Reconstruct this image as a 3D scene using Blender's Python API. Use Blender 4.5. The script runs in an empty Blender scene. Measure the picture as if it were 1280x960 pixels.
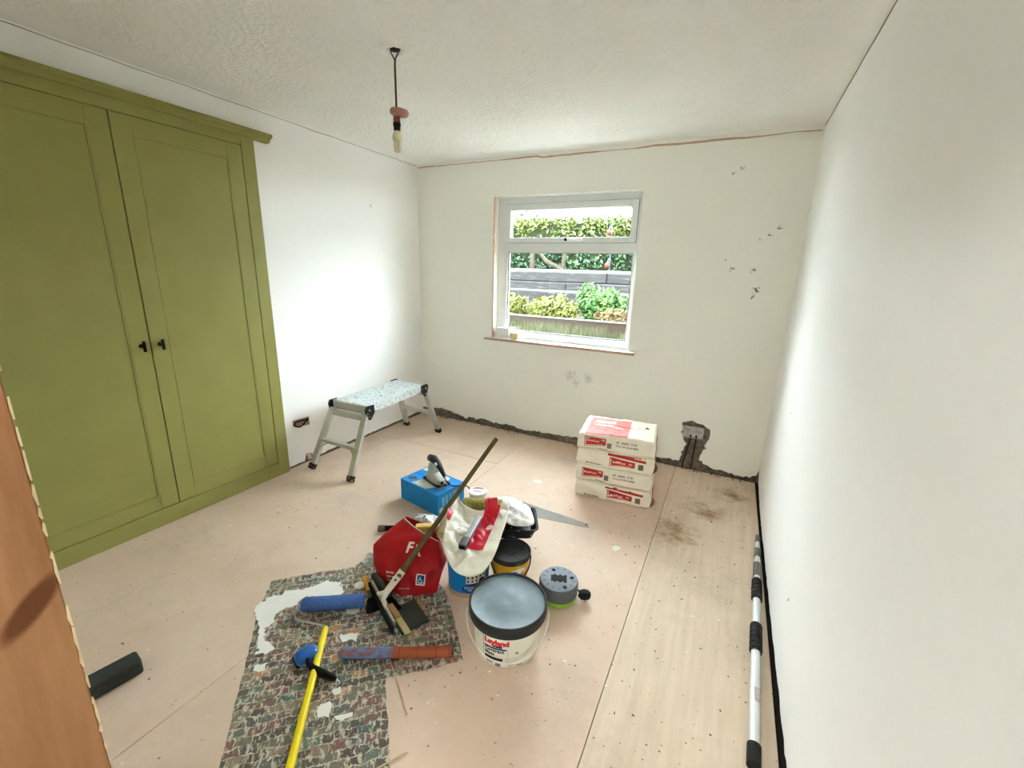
import bpy, bmesh, math, random
from mathutils import Vector, Matrix, noise
from mathutils.bvhtree import BVHTree

random.seed(11)
S = bpy.context.scene
COL = S.collection
PI = math.pi

# ------------------------------------------------------------------ camera
W, H = 3.059, 2.35           # room width, ceiling height; back wall y = 0, left wall x = 0
NEAR = -3.238                # room side of the wall the camera looks through
cam_d = bpy.data.cameras.new('camera')
cam = bpy.data.objects.new('camera', cam_d)
COL.objects.link(cam)
yaw, pitch, roll = -0.4655, -0.25738, 0.030747
_f = Vector((math.sin(yaw) * math.cos(pitch), math.cos(yaw) * math.cos(pitch), math.sin(pitch)))
_r = Vector((math.cos(yaw), -math.sin(yaw), 0))
_u = _r.cross(_f)
_r2 = math.cos(roll) * _r + math.sin(roll) * _u
_u2 = -math.sin(roll) * _r + math.cos(roll) * _u
cam.matrix_world = Matrix(((_r2.x, _u2.x, -_f.x, 2.72085), (_r2.y, _u2.y, -_f.y, -3.37196),
                           (_r2.z, _u2.z, -_f.z, 1.44712), (0, 0, 0, 1)))
cam_d.sensor_width = 36.0
cam_d.lens = 534.317 / 1280 * 36.0
cam_d.clip_start = 0.02
cam_d.clip_end = 200
S.camera = cam

# ------------------------------------------------------------------ world, exposure
wd = bpy.data.worlds.new('overcast_sky')
S.world = wd
wd.use_nodes = True
bg = wd.node_tree.nodes['Background']
bg.inputs['Color'].default_value = (0.84, 0.95, 1.0, 1)
bg.inputs['Strength'].default_value = 8.2
S.view_settings.view_transform = 'Standard'
S.view_settings.look = 'None'
S.view_settings.gamma = 1.0
S.view_settings.use_curve_mapping = False
S.view_settings.exposure = 2.1
S.cycles.max_bounces = 12
S.cycles.diffuse_bounces = 8
S.cycles.transparent_max_bounces = 16


# ------------------------------------------------------------------ material helpers
def lin(c):
    out = []
    for v in c:
        v = v / 255.0
        out.append(v / 12.92 if v <= 0.04045 else ((v + 0.055) / 1.055) ** 2.4)
    return out


def rgba(c):
    return (*lin(c), 1.0)


class NT:
    def __init__(self, name):
        self.m = bpy.data.materials.new(name)
        self.m.use_nodes = True
        self.t = self.m.node_tree
        self.b = self.t.nodes['Principled BSDF']
        self.out = self.t.nodes['Material Output']

    def n(self, typ, **kw):
        o = self.t.nodes.new(typ)
        for k, v in kw.items():
            setattr(o, k, v)
        return o

    def l(self, a, b):
        self.t.links.new(a, b)

    def coord(self, kind='Object', scale=None, rot=None, loc=None):
        tc = self.n('ShaderNodeTexCoord')
        if scale is None and rot is None and loc is None:
            return tc.outputs[kind]
        mp = self.n('ShaderNodeMapping')
        if scale is not None:
            mp.inputs['Scale'].default_value = scale if hasattr(scale, '__len__') else (scale,) * 3
        if rot is not None:
            mp.inputs['Rotation'].default_value = rot
        if loc is not None:
            mp.inputs['Location'].default_value = loc
        self.l(tc.outputs[kind], mp.inputs['Vector'])
        return mp.outputs['Vector']

    def noise(self, vec, scale, detail=3, rough=0.5):
        o = self.n('ShaderNodeTexNoise')
        o.inputs['Scale'].default_value = scale
        o.inputs['Detail'].default_value = detail
        o.inputs['Roughness'].default_value = rough
        self.l(vec, o.inputs['Vector'])
        return o.outputs['Fac']

    def ramp(self, fac, stops, interp='LINEAR'):
        o = self.n('ShaderNodeValToRGB')
        o.color_ramp.interpolation = interp
        e = o.color_ramp.elements
        e[0].position, e[0].color = stops[0][0], stops[0][1]
        e[1].position, e[1].color = stops[-1][0], stops[-1][1]
        for p, c in stops[1:-1]:
            x = e.new(p)
            x.color = c
        self.l(fac, o.inputs['Fac'])
        return o.outputs['Color']

    def mix(self, fac, a, b, mode='MIX'):
        o = self.n('ShaderNodeMix', data_type='RGBA', blend_type=mode)
        for sock, v in ((o.inputs[0], fac), (o.inputs[6], a), (o.inputs[7], b)):
            if hasattr(v, 'default_value') or hasattr(v, 'is_linked'):
                self.l(v, sock)
            else:
                sock.default_value = v
        return o.outputs[2]

    def math(self, op, a, b=None, c=None, clamp=False):
        o = self.n('ShaderNodeMath', operation=op)
        o.use_clamp = clamp
        for i, v in enumerate((a, b, c)):
            if v is None:
                continue
            if hasattr(v, 'is_linked'):
                self.l(v, o.inputs[i])
            else:
                o.inputs[i].default_value = v
        return o.outputs[0]

    def bump(self, h, strength=0.3, dist=0.01, nrm=None):
        o = self.n('ShaderNodeBump')
        if hasattr(strength, 'is_linked'):
            self.l(strength, o.inputs['Strength'])
        else:
            o.inputs['Strength'].default_value = strength
        o.inputs['Distance'].default_value = dist
        self.l(h, o.inputs['Height'])
        if nrm is not None:
            self.l(nrm, o.inputs['Normal'])
        self.l(o.outputs['Normal'], self.b.inputs['Normal'])
        return o.outputs['Normal']

    def setc(self, c):
        if hasattr(c, 'is_linked'):
            self.l(c, self.b.inputs['Base Color'])
        else:
            self.b.inputs['Base Color'].default_value = c


def mat(name, c, rough=0.55, metal=0.0, var=0.08, vscale=14.0, bump=0.0, bscale=80.0, bdist=0.003, spec=0.2, trans=0.0):
    """plain painted / plastic / metal surface with a little noise in colour and relief"""
    k = NT(name)
    v = k.coord()
    base = lin(c)
    lo = tuple(max(0, x * (1 - var)) for x in base) + (1,)
    hi = tuple(min(1, x * (1 + var)) for x in base) + (1,)
    k.setc(k.ramp(k.noise(v, vscale, 4), [(0.3, lo), (0.7, hi)]))
    k.b.inputs['Roughness'].default_value = rough
    k.b.inputs['Metallic'].default_value = metal
    k.b.inputs['Specular IOR Level'].default_value = spec
    if bump:
        k.bump(k.noise(v, bscale, 3), bump, bdist)
    return k.m


def speckle_mat(name, c, spots, rough=0.5, metal=0.0, scale=70, thr=0.62, var=0.06):
    """a surface with paint specks of another colour"""
    k = NT(name)
    v = k.coord()
    base = lin(c)
    col = k.ramp(k.noise(v, 9, 4), [(0.3, tuple(x * (1 - var) for x in base) + (1,)), (0.7, tuple(min(1, x * (1 + var)) for x in base) + (1,))])
    f = k.ramp(k.noise(v, scale, 2), [(thr, (0, 0, 0, 1)), (thr + 0.03, (1, 1, 1, 1))])
    k.setc(k.mix(f, col, rgba(spots)))
    k.b.inputs['Roughness'].default_value = rough
    k.b.inputs['Metallic'].default_value = metal
    k.b.inputs['Specular IOR Level'].default_value = .15
    return k.m


def plaster_mat(name, c, marks=(), scuff=()):
    """painted plaster; marks = small dark chips (x, y, z, radius) with shapes of their own"""
    k = NT(name)
    v = k.coord()
    b = lin(c)
    col = k.ramp(k.noise(v, 1.7, 4), [(0.3, tuple(x * 0.965 for x in b) + (1,)), (0.7, (*b, 1))])
    col = k.mix(0.5, col, k.ramp(k.noise(v, 26, 5), [(0.35, tuple(x * 0.975 for x in b) + (1,)), (0.65, (*b, 1))]))
    grit = k.noise(v, 48, 4, 0.7)
    sep = k.n('ShaderNodeVectorMath', operation='DISTANCE')
    for lst, thr, dark in ((marks, 0.655, (128, 124, 112)), (scuff, 0.60, (214, 212, 204))):
        for (x, y, z, r) in lst:
            d = k.n('ShaderNodeVectorMath', operation='DISTANCE')
            k.l(v, d.inputs[0])
            d.inputs[1].default_value = (x, y, z)
            near = k.math('SUBTRACT', 1.0, k.math('DIVIDE', d.outputs['Value'], r), clamp=True)
            near = k.math('MULTIPLY', near, 0.35)
            f = k.math('MULTIPLY', k.math('SUBTRACT', k.math('ADD', grit, near), thr + 0.13), 18.0, clamp=True)
            f = k.math('MULTIPLY', f, k.math('GREATER_THAN', near, 0.02))
            col = k.mix(f, col, rgba(dark))
    k.setc(col)
    k.b.inputs['Roughness'].default_value = 0.62
    k.b.inputs['Specular IOR Level'].default_value = 0.25
    k.bump(k.noise(v, 9, 5), 0.12, 0.006)
    return k.m


def wood_mat(name, c1, c2, axis='Z', scale=9, rough=0.6, knot=None):
    k = NT(name)
    sc = {'X': (0.12, 1, 1), 'Y': (1, 0.12, 1), 'Z': (1, 1, 0.12)}[axis]
    v = k.coord(scale=sc)
    g = k.noise(v, scale * 3, 6, 0.65)
    col = k.ramp(g, [(0.28, rgba(c2)), (0.72, rgba(c1))])
    if knot:
        tc = k.coord()
        mp = k.n('ShaderNodeMapping')
        mp.inputs['Location'].default_value = knot[0]
        mp.inputs['Rotation'].default_value = knot[2]
        mp.inputs['Scale'].default_value = knot[1]
        mp.vector_type = 'TEXTURE'
        k.l(tc, mp.inputs['Vector'])
        ln = k.n('ShaderNodeVectorMath', operation='LENGTH')
        k.l(mp.outputs['Vector'], ln.inputs[0])
        f = k.math('SUBTRACT', 1.25, ln.outputs['Value'], clamp=True)
        f = k.math('MULTIPLY', f, 2.2, clamp=True)
        col = k.mix(k.math('MULTIPLY', f, 0.95), col, rgba(knot[3]))
    k.setc(col)
    k.b.inputs['Roughness'].default_value = rough
    k.b.inputs['Specular IOR Level'].default_value = 0.25
    k.bump(g, 0.15, 0.003)
    return k.m


# ------------------------------------------------------------------ mesh helpers
def BM():
    return bmesh.new()


def xf(bm, verts, M):
    bmesh.ops.transform(bm, matrix=M, verts=verts)


def box(bm, c, s, rot=None, bevel=0.0, seg=2):
    """box of size s centred at c, optional rotation matrix / z angle, bevelled edges"""
    g = bmesh.ops.create_cube(bm, size=1.0)['verts']
    xf(bm, g, Matrix.Diagonal((*s, 1)))
    if bevel:
        es = list({e for v in g for e in v.link_edges})
        r = bmesh.ops.bevel(bm, geom=es, offset=bevel, segments=seg, affect='EDGES', profile=0.6)
        g = list({v for f in r['faces'] for v in f.verts} | {v for v in g if v.is_valid})
    M = Matrix.Translation(c)
    if rot is not None:
        M = M @ (Matrix.Rotation(rot, 4, 'Z') if isinstance(rot, (int, float)) else rot.to_4x4())
    xf(bm, g, M)
    return g


def bar(bm, p0, p1, w, h, up=(0, 0, 1), bevel=0.0):
    """rectangular bar from p0 to p1"""
    p0, p1 = Vector(p0), Vector(p1)
    d = p1 - p0
    x = d.normalized()
    y = Vector(up).cross(x)
    if y.length < 1e-4:
        y = Vector((0, 1, 0)).cross(x)
    y.normalize()
    z = x.cross(y)
    R = Matrix((x, y, z)).transposed()
    return box(bm, (p0 + p1) / 2, (d.length, w, h), R, bevel)


def cyl(bm, p0, p1, r0, r1=None, seg=20):
    p0, p1 = Vector(p0), Vector(p1)
    r1 = r0 if r1 is None else r1
    d = p1 - p0
    g = bmesh.ops.create_cone(bm, cap_ends=True, segments=seg, radius1=r0, radius2=r1, depth=d.length)['verts']
    q = Vector((0, 0, 1)).rotation_difference(d.normalized())
    xf(bm, g, Matrix.Translation((p0 + p1) / 2) @ q.to_matrix().to_4x4())
    return g


def tube(bm, pts, r, seg=8, closed=False):
    pts = [Vector(p) for p in pts]
    n = len(pts)
    rings = []
    prev = None
    for i, p in enumerate(pts):
        a = pts[(i - 1) % n] if (closed or i) else p
        b = pts[(i + 1) % n] if (closed or i < n - 1) else p
        t = (b - a).normalized()
        if prev is None:
            s = t.orthogonal().normalized()
        else:
            s = (prev - t * prev.dot(t)).normalized()
        prev = s
        q = t.cross(s)
        rr = r[i] if hasattr(r, '__len__') else r
        rings.append([bm.verts.new(p + rr * (math.cos(2 * PI * k / seg) * s + math.sin(2 * PI * k / seg) * q)) for k in range(seg)])
    m = n if closed else n - 1
    for i in range(m):
        A, B = rings[i], rings[(i + 1) % n]
        for k in range(seg):
            bm.faces.new((A[k], A[(k + 1) % seg], B[(k + 1) % seg], B[k]))
    if not closed:
        bm.faces.new(rings[0][::-1])
        bm.faces.new(rings[-1])


def lathe(bm, prof, seg=40, c=(0, 0, 0), wob=None):
    """profile [(r, z)] spun about the vertical axis through c"""
    rings = []
    for i, (r, z) in enumerate(prof):
        if r < 1e-5:
            rings.append([bm.verts.new((c[0], c[1], c[2] + z))])
        else:
            ring = []
            for k in range(seg):
                a = 2 * PI * k / seg
                rr = r * (1 + (wob(a, z) if wob else 0))
                ring.append(bm.verts.new((c[0] + rr * math.cos(a), c[1] + rr * math.sin(a), c[2] + z)))
            rings.append(ring)
    for A, B in zip(rings, rings[1:]):
        for k in range(seg):
            j = (k + 1) % seg
            if len(A) == 1 and len(B) == 1:
                break
            if len(A) == 1:
                bm.faces.new((A[0], B[j], B[k]))
            elif len(B) == 1:
                bm.faces.new((A[k], A[j], B[0]))
            else:
                bm.faces.new((A[k], A[j], B[j], B[k]))


def prism(bm, poly, z0, z1):
    a = [bm.verts.new((x, y, z0)) for x, y in poly]
    b = [bm.verts.new((x, y, z1)) for x, y in poly]
    n = len(poly)
    fs = [bm.faces.new(a[::-1]), bm.faces.new(b)]
    for i in range(n):
        fs.append(bm.faces.new((a[i], a[(i + 1) % n], b[(i + 1) % n], b[i])))
    return a + b


def plate(outline, holes, thick):
    """flat plate with holes, in its own x / y plane, thickness centred on z = 0"""
    cu = bpy.data.curves.new('plate', 'CURVE')
    cu.dimensions = '2D'
    cu.fill_mode = 'BOTH'
    cu.extrude = thick / 2
    for poly in [outline] + list(holes):
        sp = cu.splines.new('POLY')
        sp.points.add(len(poly) - 1)
        for p, q in zip(sp.points, poly):
            p.co = (q[0], q[1], 0, 1)
        sp.use_cyclic_u = True
    o = bpy.data.objects.new('plate', cu)
    COL.objects.link(o)
    dg = bpy.context.evaluated_depsgraph_get()
    me = bpy.data.meshes.new_from_object(o.evaluated_get(dg))
    bm = bmesh.new()
    bm.from_mesh(me)
    bpy.data.objects.remove(o)
    bpy.data.curves.remove(cu)
    bpy.data.meshes.remove(me)
    return bm


def text_bm(s, size, weight=0.0, align='LEFT', shear=0.0):
    cu = bpy.data.curves.new('lettering', 'FONT')
    cu.body = s
    cu.size = size
    cu.offset = weight
    cu.shear = shear
    cu.align_x = align
    cu.resolution_u = 3
    o = bpy.data.objects.new('lettering', cu)
    COL.objects.link(o)
    dg = bpy.context.evaluated_depsgraph_get()
    me = bpy.data.meshes.new_from_object(o.evaluated_get(dg))
    bm = bmesh.new()
    bm.from_mesh(me)
    bpy.data.objects.remove(o)
    bpy.data.curves.remove(cu)
    bpy.data.meshes.remove(me)
    return bm


def merge(dst, src, dx=0.0, dy=0.0):
    bmesh.ops.translate(src, verts=src.verts, vec=(dx, dy, 0))
    me = bpy.data.meshes.new('tmp')
    src.to_mesh(me)
    src.free()
    dst.from_mesh(me)
    bpy.data.meshes.remove(me)


def grid2(bm, x0, x1, y0, y1, nx, ny):
    vs = [[bm.verts.new((x0 + (x1 - x0) * i / nx, y0 + (y1 - y0) * j / ny, 0)) for i in range(nx + 1)] for j in range(ny + 1)]
    for j in range(ny):
        for i in range(nx):
            bm.faces.new((vs[j][i], vs[j][i + 1], vs[j + 1][i + 1], vs[j + 1][i]))
    return vs


MATRIX = {}


def obj(name, bm, m, parent=None, smooth=False, world=False, angle=None):
    if world and parent is not None:
        bmesh.ops.transform(bm, matrix=MATRIX[parent.name].inverted(), verts=bm.verts)
    bmesh.ops.recalc_face_normals(bm, faces=bm.faces)
    me = bpy.data.meshes.new(name)
    if smooth:
        lim = math.radians(angle or 40)
        for f in bm.faces:
            f.smooth = True
        for e in bm.edges:
            if len(e.link_faces) == 2 and e.calc_face_angle(0) > lim:
                e.smooth = False
    bm.to_mesh(me)
    bm.free()
    me.materials.append(m)
    o = bpy.data.objects.new(name, me)
    COL.objects.link(o)
    if parent is not None:
        o.parent = parent
    return o


def tag(o, label=None, cat=None, group=None, kind=None):
    if label:
        o['label'] = label
    if cat:
        o['category'] = cat
    if group:
        o['group'] = group
    if kind:
        o['kind'] = kind
    return o


def thing(name, label, cat, loc=(0, 0, 0), rz=0.0, group=None):
    o = bpy.data.objects.new(name, None)
    COL.objects.link(o)
    o.location = loc
    o.rotation_euler = (0, 0, rz)
    MATRIX[o.name] = Matrix.Translation(loc) @ Matrix.Rotation(rz, 4, 'Z')
    return tag(o, label, cat, group)


def frame_of(o, ax, ay):
    ax, ay = Vector(ax).normalized(), Vector(ay).normalized()
    n = ax.cross(ay).normalized()
    ay = n.cross(ax)
    return Vector(o), ax, ay, n


def fine(bm, lim):
    for _ in range(4):
        es = [e for e in bm.edges if e.calc_length() > lim]
        if not es:
            break
        bmesh.ops.subdivide_edges(bm, edges=es, cuts=1)
        bmesh.ops.triangulate(bm, faces=[f for f in bm.faces if len(f.verts) > 3])
    return bm


def conform(bm, fr, bvh, off=0.0012, reach=0.25):
    """lay a flat 2-D mesh onto a surface along the frame's normal"""
    o, ax, ay, n = fr
    for v in bm.verts:
        p = o + v.co.x * ax + v.co.y * ay
        h = bvh.ray_cast(p + n * reach, -n, reach * 2)
        v.co = (h[0] if h[0] is not None else p) + n * off
    return bm


def wrap(bm, rad, ang, z0, off=0.0008):
    """bend a flat mesh (x along the girth, y up) round a tapering drum"""
    for v in bm.verts:
        z = z0 + v.co.y
        r = rad(z) + off
        a = ang + v.co.x / rad(z)
        v.co = Vector((r * math.cos(a), r * math.sin(a), z))
    return bm


def nz(p, s=1.0, seed=0.0):
    return noise.noise(Vector(p) * s + Vector((seed * 7.3, seed * 3.1, seed * 1.7)))


# ------------------------------------------------------------------ materials
M = {}
M['ceiling'] = None
_back_marks = [(2.648, 0, 2.139, .05), (2.817, 0, 1.695, .035), (2.87, 0, 1.734, .04), (2.919, 0, 1.768, .04), (2.636, 0, 1.566, .03),
               (2.674, 0, 1.509, .05), (2.815, 0, 1.502, .045), (2.845, 0, 1.37, .08), (2.60, 0, 2.11, .03), (2.83, 0, 1.33, .04)]
_back_scuff = [(1.579, 0, .605, .11), (1.733, 0, .606, .10), (1.63, 0, .56, .08)]
M['wall'] = plaster_mat('wall_paint', (244, 244, 235), _back_marks, _back_scuff)
M['wall_side'] = plaster_mat('side_wall_paint', (245, 245, 243), [(0, -.60, 1.93, .03), (0, -.35, .72, .025), (W, -.9, .8, .02), (W, -1.7, .3, .04)])

k = NT('textured_ceiling_paint')
v = k.coord()
hh = k.n('ShaderNodeTexVoronoi', feature='SMOOTH_F1')
hh.inputs['Scale'].default_value = 42
k.l(v, hh.inputs['Vector'])
h2 = k.math('ADD', k.math('MULTIPLY', hh.outputs['Distance'], 0.8), k.noise(v, 60, 4, 0.6))
sx = k.n('ShaderNodeSeparateXYZ')
k.l(v, sx.inputs[0])
edge = k.math('MINIMUM', k.math('MINIMUM', sx.outputs[0], k.math('SUBTRACT', W, sx.outputs[0])), k.math('MULTIPLY', sx.outputs[1], -1.0))
amt = k.math('MULTIPLY', k.math('SUBTRACT', edge, 0.07), 6.0, clamp=True)
k.bump(k.math('MULTIPLY', h2, amt), 0.7, 0.02)
k.setc(k.ramp(k.noise(v, 2, 4), [(0.3, rgba((238, 237, 232))), (0.7, rgba((244, 243, 239)))]))
k.b.inputs['Roughness'].default_value = 0.7
M['ceiling'] = k.m


def board_mat(name, c1, c2, grain, seed):
    k = NT(name)
    v = k.coord(loc=(seed, seed * 2, 0))
    col = k.ramp(k.noise(v, 3.2, 6, 0.62), [(0.3, rgba(c2)), (0.68, rgba(c1))])
    if grain:
        g = k.noise(k.coord(scale=(1, 0.06, 1)), 34, 5, 0.6)
        col = k.mix(0.30, col, k.ramp(g, [(0.33, rgba(tuple(x * .86 for x in c2))), (0.62, rgba(c1))]))
    st = k.ramp(k.noise(v, 1.6, 6, 0.75), [(0.50, (0, 0, 0, 1)), (0.68, (1, 1, 1, 1))])
    col = k.mix(k.math('MULTIPLY', st, 0.5), col, rgba(tuple(x * .80 for x in c2)))
    pale = k.ramp(k.noise(v, 7, 5, 0.7), [(0.60, (0, 0, 0, 1)), (0.74, (1, 1, 1, 1))])
    col = k.mix(k.math('MULTIPLY', pale, 0.35), col, rgba((232, 218, 200)))
    sp = k.ramp(k.noise(v, 55, 2, 0.5), [(0.70, (0, 0, 0, 1)), (0.74, (1, 1, 1, 1))])
    col = k.mix(k.math('MULTIPLY', sp, 0.7), col, rgba((112, 90, 68)))
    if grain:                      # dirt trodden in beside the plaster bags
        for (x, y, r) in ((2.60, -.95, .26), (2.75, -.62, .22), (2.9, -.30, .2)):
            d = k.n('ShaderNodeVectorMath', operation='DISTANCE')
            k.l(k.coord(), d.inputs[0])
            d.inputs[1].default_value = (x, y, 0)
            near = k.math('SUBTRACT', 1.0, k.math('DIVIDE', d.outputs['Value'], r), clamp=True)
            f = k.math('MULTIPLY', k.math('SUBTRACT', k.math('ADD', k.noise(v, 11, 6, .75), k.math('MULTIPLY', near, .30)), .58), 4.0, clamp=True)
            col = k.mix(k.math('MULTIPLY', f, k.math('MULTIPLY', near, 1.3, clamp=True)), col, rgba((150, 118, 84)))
    k.setc(col)
    k.b.inputs['Roughness'].default_value = 0.62
    k.b.inputs['Specular IOR Level'].default_value = 0.3
    k.bump(k.noise(v, 40, 4), 0.12, 0.003)
    return k.m


M['board'] = board_mat('pink_beige_hardboard', (222, 199, 179), (206, 181, 159), False, 0)
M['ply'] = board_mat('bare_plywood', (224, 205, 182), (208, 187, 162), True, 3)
M['dark'] = mat('dark_void', (38, 32, 28), 0.9)
k = NT('crumbling_mortar')
v = k.coord()
g = k.noise(v, 30, 6, 0.7)
k.setc(k.ramp(g, [(0.28, rgba((70, 62, 52))), (0.5, rgba((124, 112, 96))), (0.74, rgba((160, 148, 130)))]))
k.b.inputs['Roughness'].default_value = 0.9
k.bump(k.noise(v, 90, 5, 0.7), 0.8, 0.01)
M['mortar'] = k.m
M['plaster_edge'] = mat('pink_plaster', (196, 164, 146), 0.85, var=.15, bump=.4, bscale=60)
M['jamb'] = wood_mat('raw_pine_lining', (174, 128, 88), (140, 94, 56), 'Z', 9, knot=((0, -3.262, 1.085), (1.0, .012, .036), (-.75, 0, 0), (98, 54, 24)))
M['chip'] = mat('chipped_cream_paint', (208, 188, 150), 0.7, var=.2)
M['upvc'] = mat('white_upvc', (226, 229, 228), 0.4, var=.02)
M['sillwood'] = wood_mat('primed_sill_timber', (206, 176, 158), (180, 146, 128), 'X', 8)
M['sillpaint'] = mat('white_sill_paint', (238, 234, 228), 0.5, var=.04)
M['steel'] = mat('brushed_steel', (190, 192, 192), 0.3, 0.9)
M['galv'] = mat('galvanised_metal', (196, 196, 188), 0.45, 0.5, var=.25, vscale=40)
M['green'] = mat('olive_green_satin_paint', (143, 140, 80), 0.42, var=.05, vscale=5, bump=.05, bscale=30)
M['black'] = mat('black_plastic', (24, 24, 25), 0.6, spec=.08)
M['blackmetal'] = mat('black_metal', (20, 20, 20), 0.4, 0.3)
M['rubber'] = mat('black_rubber', (34, 33, 32), 0.7, bump=.2)
M['alu'] = mat('aluminium', (196, 196, 188), 0.42, 0.55, var=.1, vscale=8)
M['alutop'] = speckle_mat('paint_flecked_aluminium', (206, 212, 212), (120, 112, 104), 0.45, 0.35, 60, .60)
M['hinge'] = speckle_mat('paint_flecked_black_hinge', (24, 24, 25), (220, 218, 210), 0.5, 0, 85, .66)
M['foot'] = speckle_mat('worn_brown_rubber_foot', (64, 46, 36), (180, 172, 160), 0.75, 0, 60, .62)

k = NT('glass_pane')
tr = k.n('ShaderNodeBsdfTransparent')
gl = k.n('ShaderNodeBsdfGlossy')
gl.inputs['Roughness'].default_value = 0.02
lw_ = k.n('ShaderNodeLayerWeight')
lw_.inputs['Blend'].default_value = .5
mx = k.n('ShaderNodeMixShader')
k.l(k.math('ADD', .02, k.math('MULTIPLY', k.math('POWER', lw_.outputs['Facing'], 5.0), .8)), mx.inputs[0])
k.l(tr.outputs[0], mx.inputs[1])
k.l(gl.outputs[0], mx.inputs[2])
k.l(mx.outputs[0], k.out.inputs['Surface'])
tr.inputs['Color'].default_value = (0.97, 0.98, 0.98, 1)
M['glass'] = k.m


def film_mat(name, c, alpha, rough=0.2):
    k = NT(name)
    k.b.inputs['Base Color'].default_value = rgba(c)
    k.b.inputs['Roughness'].default_value = rough
    v = k.coord()
    a = k.ramp(k.noise(v, 30, 3), [(0.35, (alpha * .6,) * 3 + (1,)), (0.7, (min(1, alpha * 1.4),) * 3 + (1,))])
    k.l(a, k.b.inputs['Alpha'])
    k.bump(k.noise(v, 25, 4), 0.6, 0.01)
    return k.m


M['film'] = film_mat('clear_plastic_film', (206, 214, 216), 0.55)
M['whitefilm'] = film_mat('translucent_white_film', (226, 226, 220), 0.9, .3)


# ================================================================== SETTING
def jag(pts, n, amp, seed):
    """subdivide a poly-line and roughen it"""
    out = []
    for (a, b) in zip(pts, pts[1:]):
        L = math.hypot(b[0] - a[0], b[1] - a[1])
        m = max(1, int(L / n))
        for i in range(m):
            t = i / m
            x, z = a[0] + (b[0] - a[0]) * t, a[1] + (b[1] - a[1]) * t
            if out:
                x += amp * nz((x * 9, z * 9, seed), 6)
                z += amp * nz((x * 9, z * 9, seed + 5), 6)
            out.append((x, max(z, 0.002)))
    out.append(pts[-1])
    return out


# --- floor
bm = BM()
box(bm, (W / 2, -2.4, -0.06), (W + .5, 5.4, 0.1))
floor = tag(obj('floor', bm, M['dark']), 'dusty pinkish hardboard sheets laid over the whole floor', kind='structure')
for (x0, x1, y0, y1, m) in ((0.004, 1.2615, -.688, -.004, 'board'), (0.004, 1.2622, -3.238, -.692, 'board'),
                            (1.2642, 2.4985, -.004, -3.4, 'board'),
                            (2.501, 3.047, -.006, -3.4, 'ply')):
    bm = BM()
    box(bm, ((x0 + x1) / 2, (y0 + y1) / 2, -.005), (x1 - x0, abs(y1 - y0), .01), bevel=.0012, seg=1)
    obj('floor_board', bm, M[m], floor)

# --- back wall: masonry with the window opening, plaster skin hacked off along the floor and around the socket
OX0, OX1, OZ0, OZ1 = 0.808, 2.035, 0.862, 2.047
bm = BM()
for (x0, x1, z0, z1) in ((-.15, OX0 - .012, -.1, H + .1), (OX1 + .012, W + .15, -.1, H + .1), (OX0 - .012, OX1 + .012, -.1, OZ0 - .012), (OX0 - .012, OX1 + .012, OZ1 + .012, H + .1)):
    box(bm, ((x0 + x1) / 2, .137, (z0 + z1) / 2), (x1 - x0, .226, z1 - z0))
wall_back = tag(obj('wall_back', bm, M['mortar']), 'painted window wall with plaster hacked off along the floor', kind='structure')
low = [(0, .06), (.1, .07), (.163, .076), (.232, .088), (.34, .07), (.465, .05), (.53, .026), (.56, .05), (.594, .052), (.64, .045), (.688, .063), (.78, .055),
       (.872, .042), (.95, .05), (1.019, .056), (1.09, .045), (1.163, .03), (1.25, .045), (1.342, .053), (1.45, .05), (1.527, .058), (1.654, .065), (1.85, .06),
       (2.1, .05), (2.3, .045), (2.375, .039), (2.515, .052), (2.545, .19), (2.515, .25), (2.503, .282), (2.504, .368), (2.57, .393), (2.62, .38), (2.669, .364),
       (2.701, .335), (2.70, .238), (2.679, .209), (2.69, .18), (2.68, .16), (2.652, .091), (2.71, .055), (2.837, .037), (2.93, .024), (3.0, .03), (3.042, .064), (W, .1)]
outline = jag(low, .022, .02, 2) + [(W, H), (0, H)]
bm = plate(outline, [[(OX0, OZ0), (OX1, OZ0), (OX1, OZ1), (OX0, OZ1)]], .024)
bmesh.ops.transform(bm, matrix=Matrix(((1, 0, 0, 0), (0, 0, 1, .012), (0, 1, 0, 0), (0, 0, 0, 1))), verts=bm.verts)
obj('plaster', bm, M['wall'], wall_back)
for (x0, x1, z0, z1, nx, nn) in ((0, W, 0, .11, 260, 10), (2.46, 2.75, .1, .42, 26, 30)):
    bm = BM()
    vs = grid2(bm, x0, x1, z0, z1, nx, nn)
    for vv in bm.verts:
        x, z = vv.co.x, vv.co.y
        vv.co = (x, .02 + .011 * nz((x, 0, z), 32) + .006 * nz((x, 3, z), 90) - .012 * max(0, 1 - z / .02) * (0.6 + nz((x, 1, 1), 20)), z)
    obj('exposed_mortar', bm, M['mortar'], wall_back, smooth=True)
bm = BM()
tr_ = .012
box(bm, (OX0 - tr_ / 2, .09, (OZ0 + OZ1) / 2), (tr_, .15, OZ1 - OZ0 + .02))
box(bm, (OX1 + tr_ / 2, .09, (OZ0 + OZ1) / 2), (tr_, .15, OZ1 - OZ0 + .02))
box(bm, ((OX0 + OX1) / 2, .09, OZ1 + tr_ / 2), (OX1 - OX0, .15, tr_))
obj('reveal', bm, M['wall'], wall_back)
bm = BM()
pts = jag([(.0, 0), (1.18, 0)], .03, .012, 9)
box(bm, (OX0 + .004, .012, (OZ0 + OZ1) / 2), (.009, .03, OZ1 - OZ0))
obj('edge_bead', bm, M['plaster_edge'], wall_back)
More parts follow.
